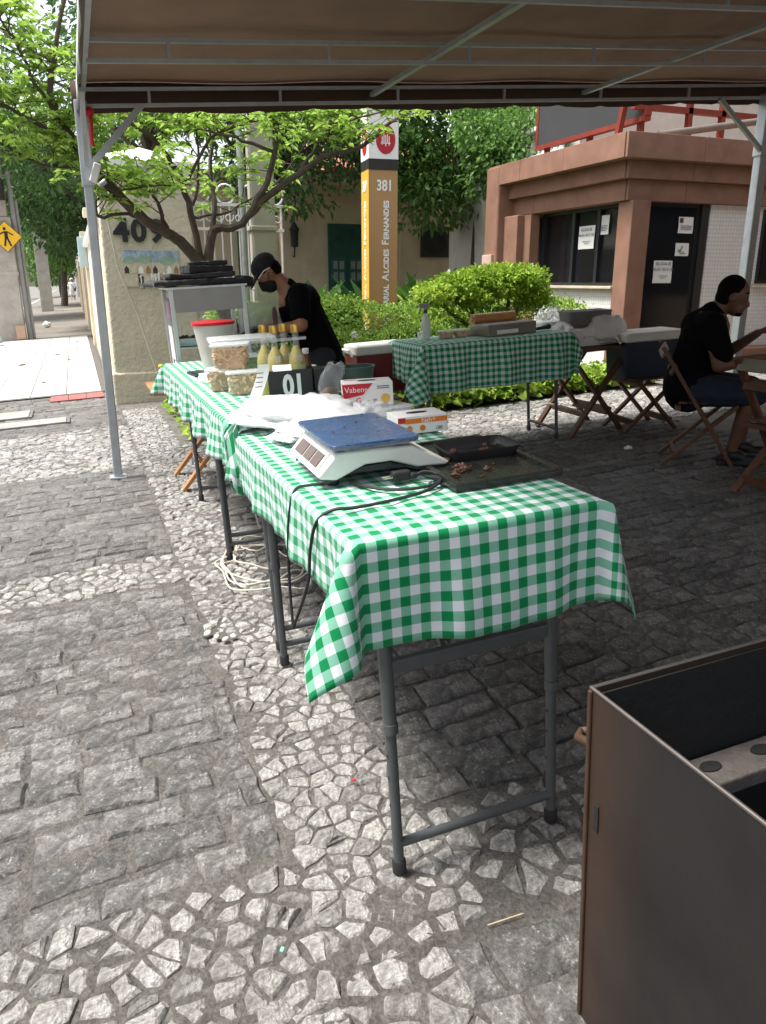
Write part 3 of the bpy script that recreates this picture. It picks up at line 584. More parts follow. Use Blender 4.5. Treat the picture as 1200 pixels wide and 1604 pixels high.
# side window: three dark panes in a black frame
wf = MB()
for y in (.50, 1.05, 1.62, 2.38): wf.box((.47, y, 1.55), (.06, .06, 1.04))
for z in (1.06, 2.04): wf.box((.472, 1.44, z), (.06, 1.94, .05))
wfo = wf.build('window', M_alu, ko)
for a, c in ((.78, .49), (1.33, .49), (2.0, .68)): MB().box((.49, a, 1.55), (.012, c, .93)).build('pane', mat('tinted_glass', (.012, .013, .016), .05, alpha=.62, spec=.7), wfo)
MB().box((.52, 1.95, 1.5), (.02, .12, .86)).build('curtain', mat('curtain_plum', (.30, .10, .12), .8), wfo); MB().box((.52, 1.68, 1.45), (.02, .3, .8)).build('curtain', mat('curtain_blue', (.12, .15, .30), .8), wfo)
# door facade
kd = MB().box((1.18, .42, 1.15), (1.2, .05, 1.84)).build('door', M_alu, ko, bevel=.006)
MB().box((1.05, .385, 1.2), (.84, .02, 1.62)).build('pane', M_glass, kd); MB().box((1.60, .385, 1.15), (.12, .06, 1.86)).build('jamb', M_alu, kd)
MB().tube((.68, .34, .62), (.68, .34, .95), .014).build('handle', mat('galv'), kd, 40)
MB().box((2.55, .55, .93), (1.75, .4, 2.3)).build('mosaic_wall', M_mosaic, ko); MB().box((4.2, .62, .93), (1.6, .36, 2.3)).build('mosaic_wall', M_mosaic, ko)
wr = MB().box((3.0, .345, 1.55), (.85, .03, .95)).build('window', M_alu, ko); MB().box((3.0, .325, 1.55), (.75, .012, .85)).build('pane', M_glass, wr); MB().box((3.02, .32, 1.04), (.98, .1, .04)).build('sill', mat('sill_stone'), wr)
MB().prism([(.15, -.4), (5, -.4), (5, .5), (.15, .5)], -.35, .06).build('step', M_sand_st, ko, bevel=.01); MB().prism([(.3, -.05), (5, -.05), (5, .52), (.3, .52)], .06, .24).build('step', M_sand_st, ko, bevel=.01)
# notices taped to the glass
M_paper = mat('paper', (.78, .78, .76), .8, var=.03); M_ptx = mat('print', (.06, .06, .07), .8)
def notice(label, mm, w_, h_, lines, emb=None):
    r_ = bpy.data.objects.new('notice', None); COL.objects.link(r_); r_.matrix_basis = mm; tag(r_, label, 'notice', None)
    MB().grid(lambda i, j: (-w_/2+w_*i/4, -h_/2+h_*j/4, .002+.004*math.sin(i*1.7+j)), 4, 4).build('sheet', M_paper, r_, 60)
    for (y, sz, s_) in lines:
        if s_: text('print', s_, sz, M_ptx, r_, Matrix.Translation((0, y, .010)), .0004)
        else: MB().box((w_*.03, y, .0095), (w_*sz, .006, .001)).build('print', M_ptx, r_)
    if emb: MB().box((-w_*.32, h_*.28, .009), (w_*.22, h_*.28, .003)).build('emblem', mat('notice_black', (.03, .02, .02), .7), r_); MB().lathe([(w_*.05, 0), (w_*.05, .002)], 12, (-w_*.32, h_*.28, .011)).build('emblem', M_dred, r_)
K0 = V(6.2, 8.1, kz); LF = lambda y, z: Matrix.Translation(K0+V(.468, y, z)) @ Matrix.Rotation(rad(-90), 4, 'Z') @ Matrix.Rotation(rad(90), 4, 'X')
FF = lambda x, z: Matrix.Translation(K0+V(x, .365, z)) @ Matrix.Rotation(rad(90), 4, 'X')
aluga = [(.10, .055, 'ALUGA-SE'), (.03, .05, 'SALAS 102 E 105'), (-.05, .5, ''), (-.075, .3, '')]
notice('white rental notice with black tape corners on the kiosk side window', LF(1.33, 1.68), .36, .30, aluga)
notice('small printed notice with red emblem on the kiosk side window', LF(.98, 1.82), .26, .24, [(-.01, .8, ''), (-.03, .7, ''), (-.05, .8, ''), (-.07, .6, '')], 1)
notice('small printed notice with red emblem high on the kiosk door', FF(1.30, 1.80), .24, .2, [(-.01, .8, ''), (-.03, .7, ''), (-.05, .8, '')], 1)
notice('small white card with a green tick on the kiosk door', FF(1.28, 1.5), .22, .16, [(-.05, .4, ''), (-.03, .3, '')]); 
tk = MB().bar((-.07, 0, .012), (-.045, -.03, .012), .014, .003, (0, 0, 1)).bar((-.045, -.03, .012), (.0, .04, .012), .014, .003, (0, 0, 1))
tk.build('tick', mat('tick_green', (.04, .25, .08), .6), [o for o in bpy.data.objects if o.name.startswith('notice') and 'tick' in str(o.get('label'))][0])
notice('white rental notice reading ALUGA-SE on the kiosk door', FF(1.0, 1.22), .30, .28, aluga)
# billboard on the roof, upper white house, balustrade
M_redst = mat('red_steel', (.20, .035, .022), .5, var=.15); M_slate = mat('board_grey', (.055, .058, .06), .85, var=.08, scale=1, spec=.1)
bb = root('billboard', 'blank dark grey billboard in a red steel frame above the kiosk', 'billboard', (7.05, 9.35, 3.32), drive=False, yaw=rad(90))
bbp = MB().box((.8, 0, .75), (2.5, .06, 1.2)).build('panel', M_slate, bb)
for z in (.12, 1.38): MB().box((.8, -.01, z), (2.58, .1, .06)).build('frame_rail', M_redst, bb)
for x in (-.47, 2.07): MB().box((x, -.01, .75), (.06, .1, 1.2)).build('frame_post', M_redst, bb)
for x in (-.3, .8, 1.9): MB().box((x, -.06, -.02), (.07, .07, .4)).build('foot', M_redst, bb)
sf = root('sign_frame', 'red steel lattice frame standing on the kiosk roof', 'frame', (7.75, 8.9, kz+2.78), drive=False)
for p, q in (((0, 0, 0), (0, 0, 1.4)), ((.55, 0, 0), (.55, 0, 1.4)), ((1.7, 0, 0), (1.7, 0, 1.4)), ((-.9, 0, .45), (2.2, 0, .45)), ((-.9, 0, 1.1), (2.2, 0, 1.1)), ((-.9, .3, 0), (-.9, 0, 1.2))): MB().bar(p, q, .07, .07).build('bar', M_redst, sf)
ph = root('roof_pipe', 'grey metal pipe lying slanted on the kiosk roof behind the cornice', 'pipe', (7.0, 8.55, kz+2.83), drive=False)
MB().tube((0, 0, .02), (2.2, .1, .38), .045).build('pipe', mat('conduit_pipe', (.20, .17, .15), .5, .4), ph, 40)
wh = root('upper_house', 'pale plastered building rising behind the kiosk roof', 'building', (7.6, 11.7, .3), drive=False)
MB().box((6, 3, 3.2), (10.5, 5, 6.4)).build('wall', mat('pale_plaster', (.66, .62, .55), .85, var=.08), wh)
MB().box((6, .45, 4.6), (10.6, .12, .2)).build('string_course', M_whitep, wh)
bl_k = 1
bl = root('balustrade', 'white turned balustrade on the terrace behind the kiosk', 'balustrade', (7.73, 11.9, 3.45), drive=False, yaw=rad(90))
MB().box((.85, 0, .02), (2.2, .25, .08)).build('plinth', M_whitep, bl); MB().box((.85, 0, .47), (2.2, .26, .08)).build('handrail', M_whitep, bl, bevel=.02)
MB().box((.85, -.02, -.35), (2.2, .2, .65)).build('terrace_wall', M_whitep, bl)
b0 = MB().lathe([(.05, .06), (.06, .08), (.04, .11), (.065, .19), (.055, .25), (.032, .34), (.05, .39), (.055, .43)], 8).build('baluster', M_whitep, bl, 50)
for k in range(1, 12): c = b0.copy(); COL.objects.link(c); c.location.x = -.1+.175*k
b0.location.x = -.1
# ================================================ vegetation
M_bark = mat('bark', (.085, .065, .05), .9, var=.35, scale=12, bump=.8, bscale=30)
M_bark2 = mat('grey_bark', (.22, .20, .17), .9, var=.3, scale=14, bump=.7, bscale=30)
L_lime = leafmat('leaf_lime', (.21, .36, .05), (.44, .63, .13), .5)
L_mid = leafmat('leaf_mid', (.05, .13, .03), (.20, .36, .08), .36)
L_dark = leafmat('leaf_dark', (.025, .07, .024), (.11, .22, .06), .3)
L_hedge = leafmat('leaf_hedge', (.11, .22, .03), (.40, .58, .10), .4)
L_bonsai = leafmat('leaf_bonsai', (.16, .29, .025), (.45, .60, .08), .4)
L_cover = leafmat('leaf_cover', (.14, .26, .03), (.46, .60, .10), .35)
L_lily = leafmat('leaf_lily', (.02, .07, .018), (.10, .22, .05), .25, .35)
L_palm = leafmat('leaf_palm', (.05, .11, .02), (.20, .30, .06), .3)
nr = np.random.default_rng(5)
def cloud(name, blobs, n, size, m, parent, seed, wd=.5, shell=.55, flat=.3, tintz=None):
    """leaf faces through a volume made of clumps; each clump (centre, radii)"""
    r = np.random.default_rng(seed); P, D, T = [], [], []
    vol = np.array([b[1][0]*b[1][1]*b[1][2] for b in blobs])**.67; cnt = (vol/vol.sum()*n).astype(int)
    for (c, rd), k in zip(blobs, cnt):
        q = r.normal(0, 1, (k, 3)); q /= np.linalg.norm(q, axis=1, keepdims=True)
        rr_ = (shell+(1-shell)*r.random(k)**.6)[:, None]*(1+.18*np.sin(q[:, :1]*7+q[:, 1:2]*5+c[0]*3))
        P.append(np.array(c)+q*rr_*np.array(rd)); d = q+r.normal(0, .8, (k, 3)); d[:, 2] -= flat; D.append(d)
        T.append(np.clip(r.random(k)*.65+.35*r.random(), 0, 1))
    P = np.concatenate(P); D = np.concatenate(D); T = np.concatenate(T)
    return leaves(name, P, D, size*r.uniform(.7, 1.3, len(P)), wd, m, parent, seed, tint=T)
def branch(mb, pts, r0, r1, n=7, wob=.02, seed=0):
    r = random.Random(seed); pts = [Vector(p) for p in pts]; out = []
    for i in range(len(pts)-1):
        a0, a1, a2, a3 = pts[max(0, i-1)], pts[i], pts[i+1], pts[min(len(pts)-1, i+2)]
        for k in range(4):
            f = k/4; out.append(.5*((2*a1)+(a2-a0)*f+(2*a0-5*a1+4*a2-a3)*f*f+(3*a1-a0-3*a2+a3)*f**3)+V(r.uniform(-wob, wob), r.uniform(-wob, wob), r.uniform(-wob, wob)))
    out.append(pts[-1]); m = len(out)
    mb.path(out, [r0+(r1-r0)*i/(m-1) for i in range(m)], n); return out
# ---- the young lime-green tree behind the food case
tr = root('young_tree', 'spreading young tree with bright lime green leaves behind the glass food case', 'tree', (1.42, 7.6, .08), drive=False)
base = V(1.42, 7.6, .08)
def A(x, y, t=7.6): return at(x, y, t)-base
tw = MB(); limbs = []
tw.path([(0, 0, -.1), (.01, 0, .4), (-.02, .01, .9), A(322, 420)], [.11, .085, .075, .075], 10)
LIMB = [([(320, 425, 7.6), (290, 385, 7.5), (262, 365, 7.4), (215, 335, 7.25), (170, 290, 7.1), (140, 255, 7.0), (112, 215, 6.95), (92, 185, 6.9)], .055, .03),
 ([(92, 185, 6.9), (78, 130, 6.8), (90, 60, 6.7), (105, -20, 6.7)], .028, .01), ([(112, 215, 6.95), (60, 195, 6.9), (10, 165, 6.8), (-60, 150, 6.8)], .022, .008),
 ([(140, 255, 7.0), (95, 262, 6.95), (55, 255, 6.9), (0, 225, 6.8)], .018, .007), ([(92, 185, 6.9), (50, 120, 6.8), (20, 60, 6.8), (-10, 20, 6.8)], .016, .006),
 ([(262, 365, 7.4), (250, 325, 7.35), (240, 303, 7.3)], .022, .012),
 ([(225, 342, 7.3), (190, 335, 7.2), (156, 340, 7.1), (152, 315, 7.1), (185, 300, 7.1), (240, 293, 7.1), (300, 290, 7.2)], .016, .006),
 ([(320, 420, 7.6), (303, 350, 7.6), (287, 290, 7.55), (262, 245, 7.5), (232, 212, 7.4), (200, 190, 7.3), (170, 150, 7.2)], .034, .014),
 ([(303, 320, 7.6), (312, 260, 7.65), (309, 200, 7.6), (309, 130, 7.6)], .014, .007),
 ([(322, 420, 7.6), (332, 365, 7.65), (350, 357, 7.6), (378, 350, 7.55), (412, 298, 7.5), (430, 238, 7.45), (426, 190, 7.4), (400, 120, 7.3)], .048, .016),
 ([(380, 350, 7.55), (422, 305, 7.5), (468, 272, 7.4), (505, 245, 7.35), (548, 236, 7.3), (585, 215, 7.3), (620, 185, 7.3), (680, 160, 7.3)], .036, .010),
 ([(468, 272, 7.4), (500, 225, 7.4), (515, 210, 7.4), (520, 150, 7.4)], .018, .007), ([(430, 238, 7.45), (380, 220, 7.4), (330, 205, 7.4), (270, 205, 7.4)], .018, .007),
 ([(426, 190, 7.4), (470, 200, 7.3), (540, 190, 7.2), (610, 170, 7.2)], .014, .006), ([(287, 290, 7.55), (330, 220, 7.5), (380, 195, 7.4), (440, 180, 7.4)], .016, .007),
 ([(300, 340, 7.6), (360, 330, 7.8), (440, 280, 8.0), (500, 190, 8.0)], .014, .006), ([(330, 395, 7.6), (335, 330, 7.7), (330, 250, 7.8), (345, 120, 7.9)], .03, .012)]
for i, (pp, r0, r1) in enumerate(LIMB): limbs.append(branch(tw, [A(*p) for p in pp], r0, r1, 7, .012, i))
RP, RD = [], []                                    # leaf rosettes
r = random.Random(21)
def rosette(p, n=8, spread=1.0):
    for k in range(n):
        a = k*2*math.pi/n+r.uniform(-.4, .4); RP.append(tuple(p)); RD.append((math.cos(a)*spread, math.sin(a)*spread, r.uniform(-.35, .55)))
for li, lb in enumerate(limbs):
    L = len(lb)
    for i in range(L):
        f = i/(L-1)
        if f < (.55 if li in (0, 7, 9, 10) else .3): continue
        for k in range(2 if li in (1, 2, 3, 4) else 2):
            d = V(r.gauss(0, 1), r.gauss(0, .8), r.uniform(.0, .9)); d.normalize(); ln = r.uniform(.18, .55); p0 = lb[i]; p1 = p0+d*ln*.5+V(0, 0, .02); p2 = p0+d*ln+V(0, 0, r.uniform(-.06, .1))
            if (p2+base).x > .1 and (p2+base).y < 6.35 and (p2+base).z > 2.2: continue
            if (p2+base).z > 3.25 and (p2+base).x > .0: continue
            if li > 4 and r.random() < .36: continue
            tw.path([p0, p1, p2], [.006, .004, .002], 4); rosette(p2, 8)
            rosette(p1, 5, .8)
            for q in range(2):
                e = p1+V(r.gauss(0, .14), r.gauss(0, .12), r.uniform(-.05, .14)); tw.path([p1, e], [.003, .0015], 3, False); rosette(e, 8)
tw.build('trunk', M_bark, tr, 50)
leaves('crown', np.array(RP)+nr.normal(0, .012, (len(RP), 3)), RD, nr.uniform(.045, .105, len(RP)), .34, L_lime, tr, 3, droop=.3)
# ---- dark mass of trees, each with its own trunk and crown
def tree(name, label, loc, h, blobs, n, size, m, seed, group=None, trunk_r=.15, bark=None, wd=.5):
    o = root(name, label, 'tree', loc, drive=False, group=group); b = MB(); rr_ = random.Random(seed)
    top = V(0, 0, h); br = branch(b, [(0, 0, -.2), (rr_.uniform(-.1, .1), 0, h*.35), (rr_.uniform(-.2, .2), .1, h*.7), top], trunk_r, trunk_r*.4, 8, .03, seed)
    for c, rd in blobs:
        s0 = br[int(len(br)*.55)]; c = Vector(c); branch(b, [s0, s0.lerp(c, .5)+V(0, 0, .15), c], trunk_r*.45, trunk_r*.12, 5, .04, seed)
    b.build('trunk', bark or M_bark, o, 50); cloud('crown', blobs, n, size, m, o, seed, wd); return o
def blobs_in(c, R, k, rs, seed):
    r_ = random.Random(seed); out = []
    while len(out) < k:
        p = V(r_.uniform(-1, 1), r_.uniform(-1, 1), r_.uniform(-1, 1))
        if p.length < 1: s_ = r_.uniform(*rs); out.append(((c[0]+p.x*R[0], c[1]+p.y*R[1], c[2]+p.z*R[2]), (s_*1.2, s_*1.2, s_*.75)))
    return out
G1 = 'street trees over the sidewalk'
tree('street_tree', 'dense dark green tree hanging over the boundary wall down the sidewalk', (1.2, 26, 0), 4.2, blobs_in((-1.2, 0, 4.6), (2.2, 4, 2.0), 22, (.7, 1.2), 1), 15000, .17, L_dark, 1, G1)
tree('street_tree', 'dark green sidewalk tree with its trunk beside the slim grey pole', (-.6, 52, -.05), 4.0, blobs_in((-.3, 2, 5.0), (3.6, 6, 2.6), 22, (1.0, 1.7), 2), 9000, .30, L_mid, 2, G1, .22)
tree('street_tree', 'far sidewalk tree closing the view down the street', (-1.0, 84, -.05), 4.5, blobs_in((0, 0, 6.0), (6, 6, 3.6), 20, (1.4, 2.4), 3), 7000, .5, L_mid, 3, G1, .3)
tree('street_tree', 'leafy green tree over the street behind the yellow pedestrian sign', (-3.6, 38, -.2), 6, blobs_in((.6, 0, 6.4), (3.0, 4, 2.2), 20, (.9, 1.5), 4), 9000, .27, L_mid, 4, G1, .2)
tree('tall_tree', 'tall dark tree behind the number pillar filling the top of the sky', (1.6, 17.5, .1), 6.0, blobs_in((0.2, 0, 6.4), (2.4, 2.2, 2.6), 24, (.7, 1.2), 5), 13000, .16, L_dark, 5, None, .16)
tree('tall_tree', 'dark glossy tree between the totem sign and the kiosk', (8.3, 16.0, .4), 4.6, blobs_in((-.1, 0, 4.3), (1.7, 1.7, 1.9), 26, (.5, .9), 6), 13000, .16, L_mid, 6, None, .09)
tree('tall_tree', 'dark leafy tree in the garden behind the iron gate', (3.6, 15.0, .2), 4.6, blobs_in((0, 0, 4.5), (2.0, 1.6, 1.6), 24, (.5, .95), 7), 6500, .15, L_dark, 7, None, .1)
tree('tall_tree', 'shady tree spreading over the house roof behind the totem sign', (6.6, 17.0, .3), 5.0, blobs_in((-.2, 0, 4.9), (2.3, 1.6, 1.3), 22, (.5, .9), 8), 6500, .16, L_dark, 8, None, .1)
tree('garden_tree', 'slim garden tree with a thin straight trunk beside the kiosk pier', (7.7, 13.6, .4), 3.0, blobs_in((.1, 0, 3.6), (.9, .8, .9), 14, (.35, .6), 9), 6000, .12, L_mid, 9, None, .05)
tree('street_tree', 'green tree on the far side of the street behind the utility pole', (-8.5, 34, -.4), 5, blobs_in((0, 0, 5.2), (2.2, 4, 2.4), 16, (.9, 1.5), 10), 6000, .28, L_mid, 10, G1, .2)
# ---- palms
def palm(label, loc, h, nf, L, seed):
    o = root('palm', label, 'palm', loc, drive=False); b = MB(); r_ = random.Random(seed)
    b.path([(0, 0, -.1), (.03, 0, h*.5), (0, 0, h)], [.11, .09, .07], 8); b.build('trunk', M_bark2, o, 50)
    for f in range(nf):
        a = f*2*math.pi/nf+r_.uniform(-.2, .2); el = r_.uniform(.1, 1.1); pts = []; d = V(math.cos(a)*math.cos(el), math.sin(a)*math.cos(el), math.sin(el)); p = V(0, 0, h)
        for k in range(13): pts.append(p.copy()); p = p+d*(L/12); d = (d+V(0, 0, -.11)).normalized()
        P, D = [], []
        for k in range(2, 13):
            ax = (pts[k]-pts[k-1]).normalized(); sd_ = ax.cross(V(0, 0, 1)).normalized()
            for sg_ in (-1, 1):
                for q in (0, .5): P.append(pts[k-1].lerp(pts[k], q)); D.append(ax*.7+sd_*sg_+V(0, 0, -.45))
        fr = MB().path(pts, [.02*(1-k/14) for k in range(13)], 5).build('frond', M_bark2, o); leaves('leaflets', P, D, L*.3, .10, L_palm, fr, f+seed, droop=.25)
palm('feathery palm rising behind the white balustrade', (11.3, 17.5, .6), 4.0, 13, 2.4, 1)
# ---- hedge, topiary, flowers
hg = root('clipped_hedge', 'clipped green hedge running between the food case and the kiosk', 'hedge', (3.55, 8.15, .14), drive=False)
def boxshell(c, d, n, seed):
    r_ = np.random.default_rng(seed); A_ = [d[1]*d[2], d[1]*d[2], d[0]*d[2], d[0]*d[2], d[0]*d[1]]; ch = r_.choice(5, n, p=np.array(A_)/sum(A_)); q = r_.uniform(-.5, .5, (n, 3)); nn = np.zeros((n, 3))
    for k, (ax, sg_) in enumerate(((0, -1), (0, 1), (1, -1), (1, 1), (2, 1))): mm = ch == k; q[mm, ax] = .5*sg_; nn[mm, ax] = sg_
    p = q*d+c; p += .05*np.sin(p[:, [1, 2, 0]]*5)*1+r_.normal(0, .03, (n, 3)); return p, nn*.9+r_.normal(0, .75, (n, 3))+[0, 0, .35]
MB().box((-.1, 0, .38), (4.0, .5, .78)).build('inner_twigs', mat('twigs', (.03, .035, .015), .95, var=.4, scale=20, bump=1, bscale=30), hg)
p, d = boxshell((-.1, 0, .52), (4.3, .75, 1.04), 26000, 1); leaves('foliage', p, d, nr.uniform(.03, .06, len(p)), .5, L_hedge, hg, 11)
tpz = root('topiary_shrub', 'bright green cloud pruned shrub on a twisted stem behind the checked serving table', 'shrub', (4.28, 7.85, .23), drive=False)
b = MB()
for k, e in enumerate(((-.55, 0, .98), (-.2, .1, 1.05), (.25, -.05, 1.05), (.5, .08, .98))): branch(b, [(.1, 0, -.1), (.15+.1*k/3-.05, 0, .35), (e[0]*.5+.1, e[1], .68), e], .045, .018, 7, .015, k)
b.build('stem', M_bark, tpz, 50)
cloud('foliage', [((-.62, 0, 1.08), (.24, .26, .11)), ((-.35, .05, 1.16), (.28, .3, .13)), ((-.05, 0, 1.24), (.3, .3, .12)), ((.22, 0, 1.27), (.28, .3, .12)), ((.46, 0, 1.24), (.26, .28, .14)), ((.6, 0, 1.08), (.17, .22, .16)), ((-.2, -.08, 1.05), (.3, .24, .08)), ((.1, -.05, 1.12), (.3, .24, .08))], 10000, .055, L_bonsai, tpz, 12, .5, .5, -.5)
fb = root('flowering_shrub', 'low flowering shrub with white and orange blossoms before the hedge', 'shrub', (3.0, 7.55, .16), drive=False)
p, d = boxshell((.2, 0, .4), (2.4, .35, .75), 9000, 2); leaves('foliage', p, d, nr.uniform(.03, .065, len(p)), .45, L_hedge, fb, 13)
for k in range(20):
    x, z = RNG.uniform(-.95, 1.3), RNG.uniform(.45, .85); c = MB(); a = .022
    for q in range(5): c.ball((a*math.cos(q*1.257), a*.35*math.sin(q), a*math.sin(q*1.257)), (a*.75, a*.3, a*.75), 6, 4)
    c.build('blossom', mat('petal_white', (.82, .80, .78), .6) if k % 4 else mat('petal_orange', (.75, .13, .03), .6), fb, 40, M4=Matrix.Translation((x, -.22+RNG.uniform(-.03, .03), z)))
# leafy ground cover along the bed edge
n = 2600; X = nr.uniform(1.5, 6.0, n); Y = nr.uniform(6.98, 7.5, n); P = np.stack([X, Y, KS*X+.03+nr.uniform(0, .16, n)+.1*(Y-7)], 1); D = nr.normal(0, .6, (n, 3)); D[:, 1] -= .6; D[:, 2] = np.abs(D[:, 2])*.5
struct(leaves('ground_cover', P, D, nr.uniform(.07, .15, n), .75, L_cover, None, 14, fold=.15, droop=.3), 'stuff')
n = 420; X = nr.uniform(.85, 1.35, n); Y = nr.uniform(7.0, 9.2, n); P = np.stack([X, Y, KS*X+.02+nr.uniform(0, .14, n)], 1); D = nr.normal(0, .6, (n, 3)); D[:, 0] -= .4; D[:, 2] = np.abs(D[:, 2])*.5
struct(leaves('ground_cover', P, D, nr.uniform(.06, .13, n), .7, L_cover, None, 15, fold=.15, droop=.3), 'stuff')
# broad-leaved lilies before the house
def clump(name, label, loc, n, L, m, seed, wd=.2, group=None, el0=.5):
    o = root(name, label, 'plant', loc, drive=False, group=group); r_ = random.Random(seed); vs, fs, tn = [], [], []
    for k in range(n):
        a = r_.uniform(0, 6.28); el = r_.uniform(el0, 1.35); d = V(math.cos(a)*math.cos(el), math.sin(a)*math.cos(el), math.sin(el)); p = V(r_.gauss(0, .12), r_.gauss(0, .12), 0); sd_ = d.cross(V(0, 0, 1)).normalized(); ln = L*r_.uniform(.7, 1.2); o_ = len(vs); t_ = r_.random()
        for i in range(7):
            f = i/6; wv = wd*ln*max(.06, math.sin(math.pi*min(1, max(0, (f-.25)/.75)))**.7 if f > .25 else .06)*.5; vs += [p+sd_*wv, p-sd_*wv]; tn += [t_, t_]; p = p+d*ln/6; d = (d+V(0, 0, -.16-.12*f)).normalized()
        fs += [(o_+2*i, o_+2*i+1, o_+2*i+3, o_+2*i+2) for i in range(6)]
    me = bpy.data.meshes.new('foliage'); me.from_pydata(vs, [], fs); settint(me, tn); obj('foliage', me, m, o, 80); return o
for k, (x, y) in enumerate(((3.3, 11.8), (4.0, 12.5), (4.7, 12.6), (5.4, 12.9), (6.2, 13.2), (6.9, 13.4), (3.0, 12.8), (5.0, 12.0), (5.9, 12.2), (7.4, 12.9))): clump('peace_lily', 'dark green broad leaved lily clump growing before the house', (x, y, KS*x), 60, 1.25, L_lily, k, .2, 'lily clumps before the house')
for k, (x, y) in enumerate(((4.85, 10.7), (5.15, 10.8), (5.6, 10.6))): clump('spider_plant', 'tuft of narrow pale green leaves at the foot of the totem sign', (x, y, KS*x+.25), 46, .95, L_cover, k+30, .07, 'pale tufts round the totem', .6)
yw = root('yellow_weed', 'thin weed with a yellow flower growing by the pillar foot', 'weed', (.93, 9.1, .08), drive=False)
bw_ = MB().path([(0, 0, -.03), (-.03, 0, .25), (-.1, 0, .42)], .006, 5).path([(.03, 0, -.03), (.06, 0, .2), (.12, 0, .3)], .005, 5); bw_.build('stem', L_mid, yw); MB().ball((-.1, 0, .44), (.03, .03, .025)).build('flower', mat('petal_yellow', (.8, .5, .02), .6), yw, 40)
p = nr.normal(0, .05, (40, 3))+[0, 0, .22]; leaves('foliage', p, nr.normal(0, 1, (40, 3)), .06, .4, L_mid, yw, 16)
# ================================================ tent
M_tentf = mat('tent_frame', (.42, .45, .47), .45, .55, var=.12, scale=10)
M_roofc = mat('tent_cloth', (.30, .195, .145), .8, var=.14, scale=2.5, bump=.25, bscale=9, transl=.12)
M_val = mat('tent_valance', (.07, .038, .026), .8)
TZ = lambda s: 2.62+.083*(s-.19)
te = root('market_tent', 'brown canvas market tent on a grey tubular steel frame', 'tent', (.19, 6.03, 0), drive=False)
def TL(s, t, z): return (s-.19, t-6.03, z)
T_NEAR, S_END = -.95, 8.6
def roofz(s, t): return TZ(s)+.10+.012*math.sin(t*5.2)+.008*math.sin(s*4+t*2)
MB().grid(lambda i, j: TL(.165+(S_END-.165)*i/60, T_NEAR+(6.112-T_NEAR)*j/60, roofz(.165+(S_END-.165)*i/60, T_NEAR+(6.112-T_NEAR)*j/60)), 60, 60).build('roof', M_roofc, te, 80, solid=.003)
vb = MB(); nvv = 120
vb.grid(lambda i, j: TL(.12+(S_END-.12)*i/nvv, 6.11+.008*math.sin(i*.9)*j, roofz(.12+(S_END-.12)*i/nvv, 6.1)+.012-(.205+(.0 if i % 6 else -.012))*j), nvv, 1); vb.build('valance', M_val, te, 80, solid=.002)
vb = MB(); vb.grid(lambda i, j: TL(.158-.012*j+.006*math.sin(i*.8)*j, T_NEAR+(6.1-T_NEAR)*i/80, roofz(.12, T_NEAR+(6.1-T_NEAR)*i/80)-(.2+(.0 if i % 5 else .02))*j), 80, 1); vb.build('side_valance', mat('valance_pale', (.42, .46, .42), .8, transl=.2), te, 80, solid=.002)
for t in (6.03, 4.85, 3.68, 2.5, 1.33, .2, -.9):
    tr_ = bpy.data.objects.new('truss', None); COL.objects.link(tr_); tr_.parent = te
    for dz in (.008, .108): MB().bar(TL(.19, t, TZ(.19)+dz-.06), TL(8.5, t, TZ(8.5)+dz-.06), .024, .022).build('chord', M_tentf, tr_)
    for k in range(9):
        s = .62+.92*k; MB().bar(TL(s, t, TZ(s)-.05), TL(s, t, TZ(s)+.05), .02, .018, (1, 0, 0)).build('web', M_tentf, tr_)
for s in (.19, 2.25, 4.13, 6.13, 8.5): MB().bar(TL(s, -.9, TZ(s)+.0), TL(s, 6.03, TZ(s)+.0), .026 if s < 1 else .036, .028).build('purlin', M_tentf, te)
def leg(s, t, w_=.075):
    g0 = KS*s; b = MB().bar(TL(s, t, g0), TL(s, t, TZ(s)-.05), w_, w_, (0, 1, 0)); o = b.build('leg', M_tentf, te, bevel=.008)
    MB().bar(TL(s, t, TZ(s)-.55), TL(s, t, TZ(s)-.02), w_+.02, w_+.02, (0, 1, 0)).build('sleeve', M_tentf, o, bevel=.006); MB().box(TL(s, t, g0+.006), (w_+.06, w_+.06, .012)).build('foot_plate', M_tentf, o)
    return o
l0 = leg(.17, 6.03, .062); leg(6.14, 6.03, .09); leg(.17, -.9); leg(6.12, -.9); leg(8.45, -.9); leg(8.45, 6.03)
MB().bar(TL(.2, 6.0, TZ(.19)-.42), TL(.56, 6.0, TZ(.56)-.06), .04, .03, (0, 1, 0)).build('brace', M_tentf, te); MB().bar(TL(6.1, 6.0, TZ(6.1)-.5), TL(5.55, 6.0, TZ(5.5)-.06), .04, .03, (0, 1, 0)).build('brace', M_tentf, te)
MB().bar(TL(.17, 5.95, TZ(.19)-.42), TL(.17, 5.5, TZ(.19)-.06), .035, .03, (1, 0, 0)).build('brace', M_tentf, te)
cl = root('tent_clamp', 'white plastic clamp on the tent leg below the roof corner', 'clamp', (.22, 5.97, 2.12), drive=False)
MB().box((0, 0, .03), (.05, .05, .13), Matrix.Rotation(.35, 4, 'Y')).build('body', M_whitep, cl, bevel=.008); MB().tube((.02, -.03, -.05), (.06, -.03, -.02), .018).build('screw', M_tentf, cl, 40)
rb = root('red_ribbon', 'red ribbon knotted round the top of the tent leg', 'ribbon', (.21, 5.95, 2.25), drive=False)
M_rib = mat('ribbon_red', (.55, .01, .02), .5)
MB().ball((.01, 0, .27), (.03, .03, .035), 10, 7).build('knot', M_rib, rb, 60); MB().grid(lambda i, j: (-.005+.022*j+.012*i/8+.006*math.sin(i), -.02, .27-.035*i), 6, 1).build('tail', M_rib, rb, 60, solid=.003)
